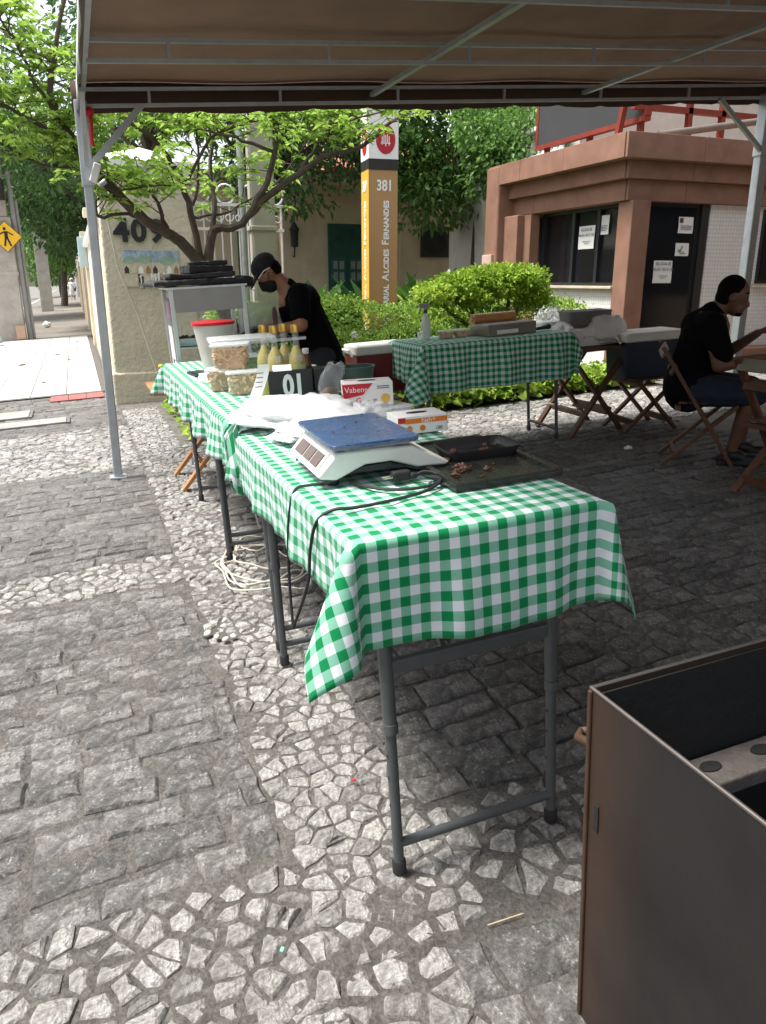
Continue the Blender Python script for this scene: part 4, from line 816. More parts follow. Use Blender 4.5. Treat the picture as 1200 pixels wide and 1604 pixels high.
# cable drooping from the tree branch to the ground by the pillar
cb = MB().path([at(158, 285, 8.8)+V(0, 0, 0), at(170, 350, 8.8), at(185, 420, 8.9), at(215, 490, 9.0), at(235, 550, 9.0), at(252, 600, 9.0)], .010, 6)
tag(cb.build('hanging_cable', mat('cable_cream', (.55, .51, .42), .6), None, 40), 'cream cable hanging loosely before the number pillar', 'cable')
# ================================================ folding tables and gingham cloths
M_leg = mat('table_steel', (.10, .108, .112), .5, .3, var=.12, scale=15); M_rub = mat('rubber')
M_top = mat('table_top', (.62, .62, .60), .5, var=.04)
def ftable(label, u0, u1, t0, t1, h, group='grey steel folding tables'):
    o = root('folding_table', label, 'table', ((u0+u1)/2, (t0+t1)/2, 0), group=None); a, b_ = (u1-u0)/2, (t1-t0)/2
    MB().box((0, 0, h-.018), (2*a, 2*b_, .036)).build('table_top', M_top, o, bevel=.01)
    long_y = b_ > a
    P = (lambda x, y, z: (x, y, z)) if long_y else (lambda x, y, z: (y, x, z)); A_, B_ = (a, b_) if long_y else (b_, a)
    for e in (-1, 1):
        yb = e*(B_-.045)
        for sx in (-1, 1):
            x = sx*(A_-.075); yt = yb-e*.03
            lg = MB().tube(P(x, yt, h-.04), P(x, yb-e*.008, .40), .0165, n=12).build('leg', M_leg, o, 40)
            MB().tube(P(x, yb-e*.012, .46), P(x, yb, .03), .0135, n=12).build('lower_leg', M_leg, lg, 40); MB().tube(P(x, yb-e*.006, .40), P(x, yb-e*.008, .425), .0185, n=12).build('collar', M_leg, lg, 40)
            MB().lathe([(.014, .0), (.018, .002), (.018, .035), (.015, .04)], 12, P(x, yb, 0)).build('rubber_foot', M_rub, lg, 40)
            for z in (.34, .2, .28): MB().tube(P(x-.0137, yb-e*.004, z), P(x-.0145, yb-e*.004, z), .004, n=8).build('pin_hole', M_rub, lg)
        MB().bar(P(-(A_-.075), yb-e*.018, .565), P(A_-.075, yb-e*.018, .565), .022, .035).build('cross_rail', M_leg, o, bevel=.004); MB().tube(P(-(A_-.075), yb-e*.001, .085), P(A_-.075, yb-e*.001, .085), .012).build('foot_rail', M_leg, o, 40)
        for sx in (-1, 1): MB().bar(P(sx*.06, yb-e*.03, .55), P(sx*.06, yb-e*.34, h-.05), .012, .012).build('strut', M_leg, o)
    return o
def gingham():
    m = bpy.data.materials.new('gingham'); m.use_nodes = True; t = m.node_tree; p = t.nodes['Principled BSDF']
    uv = nd(t, 'ShaderNodeUVMap'); sp = nd(t, 'ShaderNodeSeparateXYZ'); t.links.new(uv.outputs[0], sp.inputs[0]); st = []
    for k in (0, 1):
        a = nd(t, 'ShaderNodeMath', operation='MULTIPLY'); t.links.new(sp.outputs[k], a.inputs[0]); a.inputs[1].default_value = 1/.047
        f = nd(t, 'ShaderNodeMath', operation='FRACT'); t.links.new(a.outputs[0], f.inputs[0]); g_ = nd(t, 'ShaderNodeMath', operation='GREATER_THAN'); t.links.new(f.outputs[0], g_.inputs[0]); g_.inputs[1].default_value = .5; st.append(g_.outputs[0])
    s_ = nd(t, 'ShaderNodeMath', operation='ADD'); t.links.new(st[0], s_.inputs[0]); t.links.new(st[1], s_.inputs[1]); h_ = nd(t, 'ShaderNodeMath', operation='MULTIPLY'); t.links.new(s_.outputs[0], h_.inputs[0]); h_.inputs[1].default_value = .5
    c = ramp(t, h_.outputs[0], [(0, (.76, .79, .82)), (.5, (.22, .50, .37)), (1, (.0, .23, .07))]); t.links.new(c, p.inputs['Base Color']); p.inputs['Roughness'].default_value = .85; p.inputs['Sheen Weight'].default_value = .15; p.inputs['Specular IOR Level'].default_value = .2
    # weave
    wv = nd(t, 'ShaderNodeTexWave'); wv.inputs['Scale'].default_value = 400; t.links.new(uv.outputs[0], wv.inputs['Vector']); bu = nd(t, 'ShaderNodeBump'); bu.inputs['Strength'].default_value = .1; bu.inputs['Distance'].default_value = .001; t.links.new(wv.outputs[1], bu.inputs['Height']); t.links.new(bu.outputs[0], p.inputs['Normal'])
    tr = nd(t, 'ShaderNodeBsdfTranslucent'); t.links.new(c, tr.inputs[0]); ms = nd(t, 'ShaderNodeMixShader'); ms.inputs[0].default_value = .18; t.links.new(p.outputs[0], ms.inputs[1]); t.links.new(tr.outputs[0], ms.inputs[2]); t.links.new(ms.outputs[0], t.nodes['Material Output'].inputs[0]); return m
M_ging = gingham()
def cloth(label, u0, u1, t0, t1, h, ov, seed, step=.0125, ph=(0, 0), bunch=None, skew=0.0, wav=1.0, hemw=None):
    """square cloth laid over a table: ov = overhang (left, right, near, far)"""
    l, r_, n_, f_ = ov; X = np.arange(u0-l, u1+r_+step/2, step); Y = np.arange(t0-n_, t1+f_+step/2, step); rr_ = random.Random(seed); q = [rr_.uniform(0, 6.28) for _ in range(8)]
    cu, ct = (u0+u1)/2, (t0+t1)/2; R_ = .012
    def fn(i, j):
        x, y = float(X[i]), float(Y[j]); dx = max(u0-x, x-u1, 0); dy = max(t0-y, y-t1, 0); sx = -1 if x < cu else 1; sy = -1 if y < ct else 1
        px_, py_ = min(max(x, u0), u1), min(max(y, t0), t1); wr = .0025*math.sin(x*23+q[0]+y*7)*math.sin(y*19+q[1])+.0018*math.sin((x+y)*31+q[2])
        if dx == 0 and dy == 0:
            e = min(x-u0, u1-x, y-t0, t1-y)
            z = h+.003+abs(wr)*min(1, e/.05)
            if bunch: z += bunch(x, y)
            return (px_-cu, py_-ct, z)
        if hemw:
            kx = hemw(x, y, dx, dy); dx *= kx; dy *= kx
        if dx > 0 and dy > 0:
            rr2 = math.hypot(dx, dy); rr2 = rr2 if sx < 0 or rr2 < .2 else .2+(rr2-.2)*.75; ph_ = math.atan2(dy, dx); s2 = math.sin(2*ph_)
            til = (.50 if sx < 0 else .30)*s2**.8+.10*s2*math.sin(3*ph_+q[3]); az = ph_+.55*s2*math.sin(ph_*2+q[4])
            out = rr2*math.sin(til)+.02*math.sin(ph_); dn = rr2*math.cos(til)
            return (px_-cu+sx*(out*math.cos(az)+R_), py_-ct+sy*(out*math.sin(az)+R_), h+.003-dn)
        d = dx if dx > 0 else dy; along = y if dx > 0 else x
        fl = min(1, d/.22); wave = wav*(.017*math.sin(along*13+q[5])+.010*math.sin(along*29+q[6])+.005*math.sin(along*53+q[7]))*fl
        if d < R_*1.57: a = d/R_; o_, dn = R_*math.sin(a), R_*(1-math.cos(a))
        else: o_, dn = R_, R_+d-R_*1.57
        # keep ripples from biting into the table corner fold
        cf = min(1, min(abs(along-(t0 if dx > 0 else u0)), abs(along-(t1 if dx > 0 else u1)))/.08)
        o_ += (wave+.012*fl*wav)*cf+.035*d*d
        return (px_-cu+(sx*o_ if dx > 0 else 0), py_-ct+(0 if dx > 0 else sy*o_), h+.003-dn)
    b = MB().grid(fn, len(X)-1, len(Y)-1, lambda i, j: (float(X[i])+ph[0]+skew*float(Y[j]), float(Y[j])+ph[1]))
    o = b.build('tablecloth', M_ging, None, 80, solid=.0015, M4=PM((cu, ct, 0))); tag(o, label, 'tablecloth'); return o
TH = .905
ftable('near grey folding table carrying the scale and the greasy black board', .535, 1.125, 1.41, 2.66, TH)
ftable('middle grey folding table carrying the white bags and the number holder', .55, 1.14, 2.70, 3.90, TH)
ftable('last grey folding table of the row, beside the glass food case', .58, 1.17, 3.94, 5.10, TH)
def hem1(x, y, dx, dy):
    if dy > 0 and y < 2: return 1+.04*math.sin(x*9)+.06*max(0, (x-.95))
    return 1
cloth('green and white checked cloth on the near table under the scale', .53, 1.13, 1.405, 2.66, TH, (.19, .27, .26, .0), 1, ph=(.01, .012), hemw=hem1, wav=.6)
cloth('green and white checked cloth over the two far tables of the row', .545, 1.155, 2.64, 5.11, TH+.006, (.19, .15, .0, .16), 2, step=.016, ph=(.02, .0), bunch=lambda x, y: .035*math.exp(-((y-2.70)/.05)**2)*(1+.5*math.sin(x*22))*(1 if x < .8 else math.exp(-((x-.8)/.1)**2))+.018*math.exp(-((y-2.80)/.03)**2)*math.exp(-((x-.6)/.12)**2), wav=1.5)
# rucked end of the far cloth where it folds over the near one
rk = MB().grid(lambda i, j: (.02*math.sin(j*.9)+(-.02+.001*i), -.03+.011*j+.018*math.sin(i*.55+.3*j), .03+.030*math.sin(j*.8+.2*i)-.018*i if i > 3 else .03+.030*math.sin(j*.8+.2*i)-.006*i), 12, 12, lambda i, j: (.012*i, .012*j))
tag(rk.build('cloth_fold', M_ging, None, 80, solid=.0015, M4=PM((.53, 2.63, TH-.01))), 'rucked fold of checked cloth at the joint between two tables', 'cloth fold')
# ---- electronic scale
M_scw = mat('scale_white', (.74, .74, .71), .4, var=.03, dirt=(.55, .52, .46), dscale=8, damt=.25); M_scd = mat('scale_dark', (.03, .038, .04), .5); M_disp = mat('display_brown', (.09, .05, .035), .15)
sc_ = root('price_scale', 'white electronic price scale with blue tray wrapped in cling film', 'scale', (.575, 1.80, TH+.006), yaw=rad(-2))
# local: x to the right, y away; body profile across x
prof = [(0, .038), (.01, .030), (.05, .022), (.13, .058), (.20, .058), (.27, .03), (.35, .025), (.365, .032), (.26, .098), (.055, .104)]
FRs = Matrix(((1, 0, 0, 0), (0, 0, 1, 0), (0, 1, 0, 0), (0, 0, 0, 1)))
MB().prism(prof[::-1], 0, .33, FRs).build('body', M_scw, sc_, 30, bevel=.006)
MB().prism([(.02, .012), (.12, .050), (.20, .052), (.28, .02), (.345, .014), (.345, .028), (.03, .034)][::-1], .012, .318, FRs).build('underside', M_scd, sc_, bevel=.003)
nrm = V(-(.104-.038), 0, .055).normalized(); mid = V(.0275, .165, .071)+nrm*.001
DS = Matrix.Translation(mid) @ Matrix(((0, .64, nrm.x, 0), (-1, 0, 0, 0), (0, .768, nrm.z, 0), (0, 0, 0, 1)))
MB().box((0, 0, .001), (.27, .06, .003)).build('display_panel', mat('panel_silver', (.45, .45, .44), .4), sc_, bevel=.001, M4=DS)
for k, (x, w_) in enumerate(((-.085, .062), (-.01, .062), (.075, .08))): MB().box((-x, -.002, .004), (w_, .042, .003)).build('display', M_disp, sc_, M4=DS)
for x, y in ((.05, .04), (.05, .29), (.31, .04), (.31, .29)): MB().lathe([(.014, 0), (.017, .004), (.017, .018), (.012, .028)], 12, (x, y, 0)).build('foot', M_rub, sc_, 40)
MB().box((.16, .165, .108), (.18, .30, .012)).build('tray_support', mat('steel_grey', (.35, .36, .36), .35, .6), sc_)
MB().rbox((.155, .165, .114), (.235, .375), .02, .016, taper=1.02).build('tray', mat('tray_blue', (.006, .042, .135), .25, var=.25, scale=14, dirt=(.06, .09, .15), dscale=16, damt=.5), sc_, 30, bevel=.003)
M_film = mat('cling_film', (.9, .92, .95), .08, var=.02, alpha=.045, spec=.9, bump=1.0, bscale=22); rr = random.Random(4)
fl = MB().grid(lambda i, j: (.155-.128+.256*i/22, .165-.20+.40*j/30, .1325+abs(rr.gauss(0, .0022))-(.022*rr.uniform(.5, 1.4) if i in (0, 22) or j in (0, 30) else 0)), 22, 30); fl.build('cling_film', M_film, sc_, 40)
cs = MB()
for k in range(6): x, y = rr.uniform(.05, .27), rr.uniform(.0, .33); cs.ball((x, y, .136), (rr.uniform(.002, .006), rr.uniform(.002, .006), .002), 6, 4)
cs.build('crumbs', mat('crumb_dark', (.04, .03, .025), .7), sc_); sc_.children[-1]['kind'] = 'stuff'
sc_.scale = (1.0, 1.0, .88)
# ---- power cord with plug
def cordpts(L): return [TM @ V(*p) for p in L]
def smooth_path(pts, k=5):
    pts = [Vector(p) for p in pts]; out = []
    for i in range(len(pts)-1):
        a0, a1, a2, a3 = pts[max(0, i-1)], pts[i], pts[i+1], pts[min(len(pts)-1, i+2)]
        for q in range(k): f = q/k; out.append(.5*((2*a1)+(a2-a0)*f+(2*a0-5*a1+4*a2-a3)*f*f+(3*a1-a0-3*a2+a3)*f**3))
    return out+[pts[-1]]
zc = TH+.016
pcord = root('power_cord', 'black power cord and plug trailing from the scale over the table edge', 'power cord', (.78, 1.72, zc-.004))
o0 = V(.78, 1.72, zc-.004)
c1 = [(.66, 1.80, zc), (.70, 1.71, zc), (.76, 1.665, zc), (.83, 1.665, zc), (.865, 1.69, zc+.006), (.855, 1.73, zc+.004), (.835, 1.715, zc+.01), (.86, 1.68, zc+.006), (.80, 1.63, zc), (.70, 1.60, zc), (.60, 1.59, zc), (.55, 1.60, zc), (.515, 1.62, zc-.03), (.505, 1.66, zc-.11), (.505, 1.70, zc-.2), (.50, 1.78, zc-.30), (.49, 1.86, zc-.40)]
MB().path(smooth_path([V(*p)-o0 for p in c1]), .0042, 7).build('cable', M_rub, pcord, 50)
c2 = [(.60, 1.82, zc), (.56, 1.83, zc), (.525, 1.84, zc-.01), (.508, 1.86, zc-.08), (.50, 1.88, zc-.20), (.495, 1.88, zc-.32), (.49, 1.86, zc-.40)]
MB().path(smooth_path([V(*p)-o0 for p in c2]), .0040, 7).build('cable', M_rub, pcord, 50)
MB().box((0, .03, .016), (.05, .028, .026)).box((.03, .02, .014), (.02, .02, .016)).build('plug', M_rub, pcord, bevel=.006); c3 = [V(.035, .02, .012), V(.06, .02, .02), V(.085, .0, .016), V(.09, -.03, .006), V(.06, -.045, .004)]
MB().path(smooth_path(c3), .0042, 7).build('cable', M_rub, pcord, 50)
for y in (.022, .038): MB().tube((-.025, y, .016), (-.05, y, .016), .0022, n=6).build('pin', mat('pin_brass', (.75, .70, .6), .3, .9), pcord, 40)
# ---- greasy board with meat tray
M_board = mat('greasy_board', (.022, .024, .020), .28, var=.4, scale=12, bump=.35, bscale=30, dirt=(.036, .037, .028), dscale=9, damt=.8); M_meat = mat('meat', (.085, .036, .02), .5, var=.5, scale=60)
gb = root('serving_board', 'greasy black board strewn with meat scraps on the near table', 'board', (1.015, 1.83, TH+.006), yaw=rad(-1))
MB().box((0, 0, .010), (.30, .47, .014)).build('slab', M_board, gb, bevel=.003)
for x in (-.14, .14): MB().box((x, 0, .020), (.018, .468, .010)).build('edge_lip', M_board, gb, bevel=.002)
for y in (-.226, .226): MB().box((0, y, .0195), (.262, .016, .009)).build('edge_lip', M_board, gb, bevel=.002)
rr = random.Random(9)
for k in range(30):
    x, y = (rr.gauss(-.07, .022), rr.gauss(-.12, .03)) if k < 16 else (rr.uniform(-.12, .13), rr.uniform(-.21, .2)); a = rr.choice((.003, .004, .005, .006, .008, .011)); mb = MB().ball((0, 0, 0), (a*1.3, a, a*.6), 7, 5); mb.v = [(p[0]*rr.uniform(.5, 1.5), p[1]*rr.uniform(.5, 1.5), p[2]*rr.uniform(.5, 1.6)) for p in mb.v]
    tag(mb.build('meat_scrap', M_meat, None, None, M4=PM((1.015, 1.83, TH+.006)) @ Matrix.Translation((x, y, .018+a*.5)) @ Matrix.Rotation(rr.uniform(0, 6), 4, 'Z')), 'small scrap of grilled meat lying on the greasy black board', 'meat scrap', 'meat scraps on the board')
ft = root('foam_tray', 'shallow black foam meat tray on the greasy board', 'tray', (1.06, 1.87, TH+.023), yaw=rad(-4))
def trayo(w_, d_, h_, m, par, t_=.004, flare=1.12, r=.03):
    b = MB(); ring = lambda s, z, q: [(s*(x), s*(y), z) for x, y in q]
    base = MB().rbox((0, 0, 0), (w_, d_), r, 1).v; n = len(base)//2; q = [(p[0], p[1]) for p in base[:n]]
    vs = ring(1, 0, q)+ring(flare, h_, q)+ring(flare+.04, h_+.001, q)+ring(flare+.04, h_-.003, q)+ring(flare, h_-.005, q)*0
    vs += ring(flare-.03, h_-.001, q)+ring(.95, t_, q); b.v = vs
    order = [0, 1, 2, 4, 5]; b.f = []
    def link(a, c): b.f.extend((a*n+k, a*n+(k+1) % n, c*n+(k+1) % n, c*n+k) for k in range(n))
    link(0, 3); link(3, 2); link(2, 4); link(4, 5); b.f.append(tuple(range(n-1, -1, -1))); b.f.append(tuple(5*n+k for k in range(n)))
    return b
trayo(.19, .135, .028, None, None).build('shell', mat('black_foam', (.018, .018, .019), .42, bump=.15, bscale=120), ft, 50)
tag(MB().ball((0, 0, 0), (.014, .01, .006), 8, 5).build('meat_scrap', M_meat, None, 40, M4=PM((1.075, 1.86, TH+.034))), 'browned meat scrap left inside the black foam tray', 'meat scrap')
# ---- glove boxes
M_card = mat('box_white', (.80, .79, .77), .6, var=.03); M_cred = mat('box_red', (.55, .02, .03), .5); M_cor = mat('box_orange', (.72, .20, .02), .5); M_cdk = mat('box_side', (.30, .06, .03), .6)
def gbox(label, loc, yaw, d, style):
    o = root('glove_box', label, 'box', loc, yaw); MB().box((0, 0, d[2]/2), d, ).build('carton', M_card if style else M_card, o, bevel=.002)
    x, y, z = d; FN = lambda px_, pz: FX((px_, -y/2-.0006, pz)); SD = lambda py_, pz: FX((-x/2-.0006, py_, pz), 90, -90)
    MB().lathe([(.028, 0), (.028, .0012)], 20, (0, 0, z+.0003), 1.3, .55).build('slot', M_rub, o)
    if style == 1:
        MB().prism([(-x/2, z/2-.003), (x*.1, z/2-.003), (-.02, 0.0), (-x/2, -.012)], 0, .0008, FN(0, z/2)).build('red_band', M_cred, o); text('brand_print', 'Vabene', .030, M_card, o, FN(-x*.24, z*.72) @ Matrix.Translation((0, 0, .0008)), .0004)
        text('size_print', 'G', .030, M_cred, o, FN(-x*.2, z*.25), .0004); text('count_print', '100', .012, M_ptx, o, FN(x*.12, z*.25), .0004)
        MB().lathe([(.018, 0), (.018, .001)], 20).build('seal', mat('seal_gold', (.75, .45, .08), .5), o, M4=FN(x*.34, z*.3)); MB().box((x*.3, -y/2-.0005, z*.82), (x*.25, .001, .003)).box((x*.3, -y/2-.0005, z*.74), (x*.25, .001, .003)).build('fine_print', M_ptx, o)
        MB().prism([(y/2, z/2-.003), (y*.1, z/2-.003), (y/2, -.012)], 0, .0008, SD(0, z/2)).build('red_band', M_cred, o)
        for k in range(3): MB().lathe([(.009, 0), (.009, .001)], 14, sy=1.4).build('icon', mat('icon_grey', (.25, .22, .2), .6), o, M4=SD(-.03+.028*k, z*.35))
        MB().box((-.06, .03, z+.0004), (.05, .012, .0008)).build('red_band', M_cred, o)
    else:
        MB().box((x*.08, -y/2-.0004, z*.72), (x*.84, .0008, z*.28)).build('orange_band', M_cor, o); MB().box((-x*.42, -y/2-.0008, z*.80), (x*.15, .0008, z*.3)).build('red_band', M_cred, o)
        text('brand_print', 'high+', .022, M_card, o, FN(x*.12, z*.72) @ Matrix.Translation((0, 0, .0006)), .0004); MB().box((x/2+.0006, 0, z/2), (.0012, y*.98, z*.96)).build('side_panel', M_cdk, o)
        for k in range(2): MB().lathe([(.010, 0), (.010, .001)], 16).build('icon', M_cor, o, M4=FN(-x*.27+.045*k, z*.30))
        text('count_print', '100', .016, M_ptx, o, FN(x*.33, z*.22), .0004)
    return o
gbox('white and red disposable glove box standing on the stack of lids', (1.075, 2.80, TH+.028), rad(-14), (.19, .12, .09), 1)
gbox('white and orange disposable glove box behind the greasy board', (1.07, 2.31, TH+.012), rad(-4), (.17, .12, .058), 0)
ls = root('lid_stack', 'stack of flat white plastic lids under the red glove box', 'lids', (1.06, 2.72, TH+.009), yaw=.2)
for k in range(3): MB().rbox((.01*k, .006*k, .006*k), (.26, .20), .03, .005).build('lid', mat('lid_white', (.72, .73, .74), .35), ls, 30)
# ---- plastic bags
M_bagw = mat('bag_white', (.86, .87, .88), .35, var=.02, transl=.3, bump=.3, bscale=30); M_bagc = mat('bag_clear', (.85, .87, .9), .12, var=.02, alpha=.33, spec=.8, bump=.6, bscale=25)
def crumple(name, label, loc, d, m, seed, amp=.28, n=26, yaw=0, flatb=True, cat='bag', power=.8):
    r_ = np.random.default_rng(seed); b = MB().ball((0, 0, 0), (1, 1, 1), n, n*2//3); v = np.array(b.v); K_ = r_.normal(0, 1, (14, 3))*np.linspace(1.6, 7, 14)[:, None]; ph = r_.uniform(0, 6.28, 14); am = 1/np.linspace(1.5, 6, 14)
    dsp = sum(a*np.abs(np.sin(v @ k+p_)) for k, p_, a in zip(K_, ph, am)); v = v*(1+amp*(dsp-dsp.mean()))[:, None]*np.array(d)
    v[:, 2] = np.where(v[:, 2] < 0, v[:, 2]*.35, v[:, 2]); v[:, 2] -= v[:, 2].min(); b.v = [tuple(p) for p in v]
    o = b.build(name, m, None, 75, M4=PM(loc, yaw)); return tag(o, label, cat)
crumple('plastic_bag', 'heap of thin white carrier bags spread on the middle table', (.78, 2.69, TH+.012), (.22, .32, .062), M_bagw, 1, .30, 48, cat='plastic bags')
crumple('plastic_bag', 'crumpled white carrier bag beside the scale on the bag heap', (.74, 2.42, TH+.012), (.12, .15, .035), M_bagw, 2, .35, 36)
crumple('clear_bag', 'crumpled clear plastic bag lying behind the blue scale tray', (.98, 2.55, TH+.012), (.10, .09, .045), M_bagc, 3, .4)
cbg = root('clear_pouch', 'clear plastic pouch with brown food scraps leaning by the number holder', 'pouch', (1.00, 3.02, TH+.012), yaw=.3)
pb_ = MB().ball((0, 0, 0), (1, 1, 1), 24, 16); rv = np.random.default_rng(4); pv = np.array(pb_.v); pv = np.sign(pv)*np.abs(pv)**.7
pv = pv*(1+.10*np.sin(pv[:, [0]]*6+pv[:, [2]]*4)+.05*rv.normal(0, 1, (len(pv), 1)))*[.05, .025, .072]; pv[:, 0] += .35*(pv[:, 2]); pv[:, 2] += .084; pb_.v = [tuple(q) for q in pv]
pb_.build('pouch', mat('pouch_film', (.85, .87, .9), .12, var=.02, alpha=.15, spec=.8), cbg, 50)
MB().ball((-.012, .0, .034), (.04, .02, .03), 12, 8).build('scraps', mat('scrap_brown', (.20, .11, .07), .7, var=.4, scale=60, bump=.6), cbg, 40)
# ---- number holder with bottles
M_blk = mat('black_plastic', (.012, .013, .016), .4); M_wht = mat('label_white', (.75, .75, .74), .5)
nh = root('number_holder', 'black order holder box with white number 01', 'holder', (.875, 3.20, TH+.012), yaw=rad(-12))
b = MB(); b.box((0, -.045, .065), (.185, .006, .13)).box((0, .055, .065), (.185, .006, .13)).box((-.0895, .005, .06), (.006, .094, .12)).box((.0895, .005, .06), (.006, .094, .12)).box((0, .005, .003), (.173, .094, .006)).box((.16, .01, .075), (.12, .09, .1)); b.build('box', M_blk, nh, bevel=.002)
text('number', '01', .125, M_wht, nh, FX((.012, -.0486, .06)), .0006, xs=.72, bold=.005)
MB().box((-.03, -.02, .125), (.08, .05, .03), Matrix.Rotation(.4, 4, 'X')).build('ticket_roll', M_paper, nh, bevel=.002)
rc = root('receipt', 'long curled white till receipt hanging beside the number holder', 'receipt', (.755, 3.17, TH+.012), yaw=rad(-10))
MB().grid(lambda i, j: (-.02+.002*j-.085*(j/12)**1.5+.048*i/4, -.02-.05*(j/12)**2, .16*(1-j/12)**.8+.003), 4, 12).build('paper', M_paper, rc, 60)
for k in range(6): MB().box((-.012-.004*k, -.028-.004*k, .13-.018*k), (.028, .001, .003)).build('print', M_ptx, rc)
M_glassb = mat('bottle_glass', (.9, .93, .9), .05, var=.02, trans=.0, alpha=.12, spec=.9); M_juice = mat('juice', (.46, .38, .045), .25, var=.05, transl=.2); M_gold = mat('gold_cap', (.70, .45, .10), .3, .9)
def bottle(label, u, t, juice=.15, grp=None):
    o = root('juice_bottle', label, 'bottle', (u, t, TH+.018), group=grp)
    pr = [(.001, 0), (.036, 0), (.039, .005), (.039, .145), (.034, .172), (.016, .205), (.0135, .225), (.0135, .275), (.015, .28)]
    MB().lathe(pr, 18, cap=False).build('glass', M_glassb, o, 50)
    MB().lathe([(.001, .003), (.036, .003), (.037, .145), (.032, .17), (.014, .203), (.0118, juice+.062), (.001, juice+.062)], 16).build('juice', M_juice, o, 50)
    MB().lathe([(.0172, .268), (.0172, .296), (.016, .30), (.001, .30)], 16).build('cap', M_gold, o, 40)
    MB().grid(lambda i, j: (.0396*math.sin(-.7+1.4*i/8), -.0396*math.cos(-.7+1.4*i/8), .095+.04*j), 8, 1).build('label', mat('label_green', (.55, .62, .25), .6), o, 60)
    lf = MB()
    for sg_ in (-1, 1):
        for q in range(3): lf.add([(0, -.0405, .145+.009*q), (sg_*.014, -.0385, .155+.009*q), (sg_*.004, -.0400, .161+.009*q)], [(0, 1, 2), (2, 1, 0)])
    lf.build('leaf_print', M_wht, o); return o
bottle('yellow juice bottle with gold cap, right front one in the number holder', .925, 3.245); bottle('yellow juice bottle with gold cap, left front one in the number holder', .838, 3.27)
bottle('yellow juice bottle with gold cap, right rear one behind the number holder', .90, 3.35); bottle('yellow juice bottle with gold cap, left rear one behind the number holder', .815, 3.37)
ab = root('sauce_bottle', 'dark amber sauce bottle with white cap beside the juice bottles', 'bottle', (.985, 3.32, TH+.012)); MB().lathe([(.02, 0), (.027, .003), (.027, .11), (.014, .15), (.013, .175)], 16).build('glass', mat('amber', (.12, .03, .008), .1), ab, 50); MB().lathe([(.015, .173), (.015, .195), (.001, .196)], 14).build('cap', M_wht, ab, 40)
# ---- tubs of cashews
M_clear = mat('clear_plastic', (.9, .92, .92), .12, var=.02, alpha=.10, spec=.7); M_nut = mat('cashew', (.62, .38, .20), .6, var=.25, scale=50); M_nut2 = mat('cashew_pale', (.70, .53, .35), .6, var=.2, scale=50); M_lidc = mat('lid_frost', (.85, .87, .87), .25, alpha=.55, var=.02)
nutc = MB()
for k in range(7): pass
nutc.path([(.012*math.cos(a)-.006, .012*math.sin(a), 0) for a in [k*.42 for k in range(7)]], [.003, .006, .0068, .006, .0055, .005, .0025], 7)
nut_me = nutc.build('cashew', M_nut, None, 60).data; bpy.data.objects.remove([o for o in bpy.data.objects if o.data == nut_me][0])
NV = np.array([v.co for v in nut_me.vertices]); NF = [tuple(p.vertices) for p in nut_me.polygons]
def nuts(o, w_, d_, h_, n, seed, m, z0=.004):
    r_ = np.random.default_rng(seed); vs, fs = [], []
    for k in range(n):
        q = Matrix.Rotation(r_.uniform(0, 6.3), 3, Vector(r_.normal(0, 1, 3)).normalized()); f = r_.random(); sh = 1 if r_.random() < .2 else r_.uniform(0, 1)
        x, y = r_.uniform(-.5, .5), r_.uniform(-.5, .5)
        if r_.random() < .75:
            if r_.random() < .6: y = -.5*np.sign(r_.random()-.3)
            else: x = .5*np.sign(r_.random()-.5)
        z = z0+.008+(h_-.012)*f; k_ = .90+.10*f; p_ = np.array([x*(w_-.024)*k_, y*(d_-.024)*k_, z]); o_ = len(vs); vs += [tuple(p_+np.array(q @ Vector(v))) for v in NV]; fs += [tuple(i+o_ for i in f_) for f_ in NF]
    me = bpy.data.meshes.new('cashews'); me.from_pydata(vs, [], fs); c = obj('cashews', me, m, o, 60); c['kind'] = 'stuff'
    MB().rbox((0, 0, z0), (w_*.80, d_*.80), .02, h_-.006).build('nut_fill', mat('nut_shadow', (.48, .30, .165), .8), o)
def tub(label, loc, w_, d_, h_, seed, m, lid=True, yaw=0, n=160, fill=.85):
    o = root('nut_tub', label, 'tub', loc, yaw); MB().rbox((0, 0, 0), (w_*.9, d_*.9), .02, h_, taper=1.11).build('tub', M_clear, o, 30); nuts(o, w_*.92, d_*.92, h_*fill, n, seed, m)
    if lid: MB().rbox((0, 0, h_), (w_*1.05, d_*1.05), .025, .010).build('lid', M_lidc, o, 30, bevel=.002)
    return o
tub('clear tub of pale cashews beside the till receipt', (.735, 3.50, TH+.012), .15, .12, .095, 1, M_nut2, yaw=-.25)
tub('clear tub of pale cashews half hidden behind the front tub', (.67, 3.68, TH+.012), .15, .12, .095, 2, M_nut2, yaw=-.25)
tub('clear tub of toasted cashews stacked on top of the other tubs', (.705, 3.60, TH+.118), .17, .13, .105, 3, M_nut, yaw=-.25, n=220)
st = root('nut_cup', 'small clear cup of cashews with white lid behind the sauce bottle', 'cup', (1.04, 3.50, TH+.012)); MB().lathe([(.03, 0), (.036, .09)], 16).build('cup', M_clear, st, 40); nuts(st, .055, .055, .08, 40, 5, M_nut); MB().lathe([(.04, .09), (.04, .098), (.001, .099)], 16).build('lid', M_wht, st, 40)
bx = root('clear_box', 'large clear plastic storage box with hinged lid behind the nut tubs', 'box', (.83, 3.98, TH+.012), yaw=-.1); MB().rbox((0, 0, 0), (.27, .22), .025, .20, taper=1.1).build('bin', M_clear, bx, 30); MB().rbox((0, 0, .20), (.33, .28), .03, .016).build('lid', M_lidc, bx, 30, bevel=.003); MB().ball((.03, 0, .06), (.10, .08, .055), 14, 9).build('green_leaves', mat('lettuce', (.14, .25, .06), .6, var=.4, scale=30, bump=.8), bx, 60)
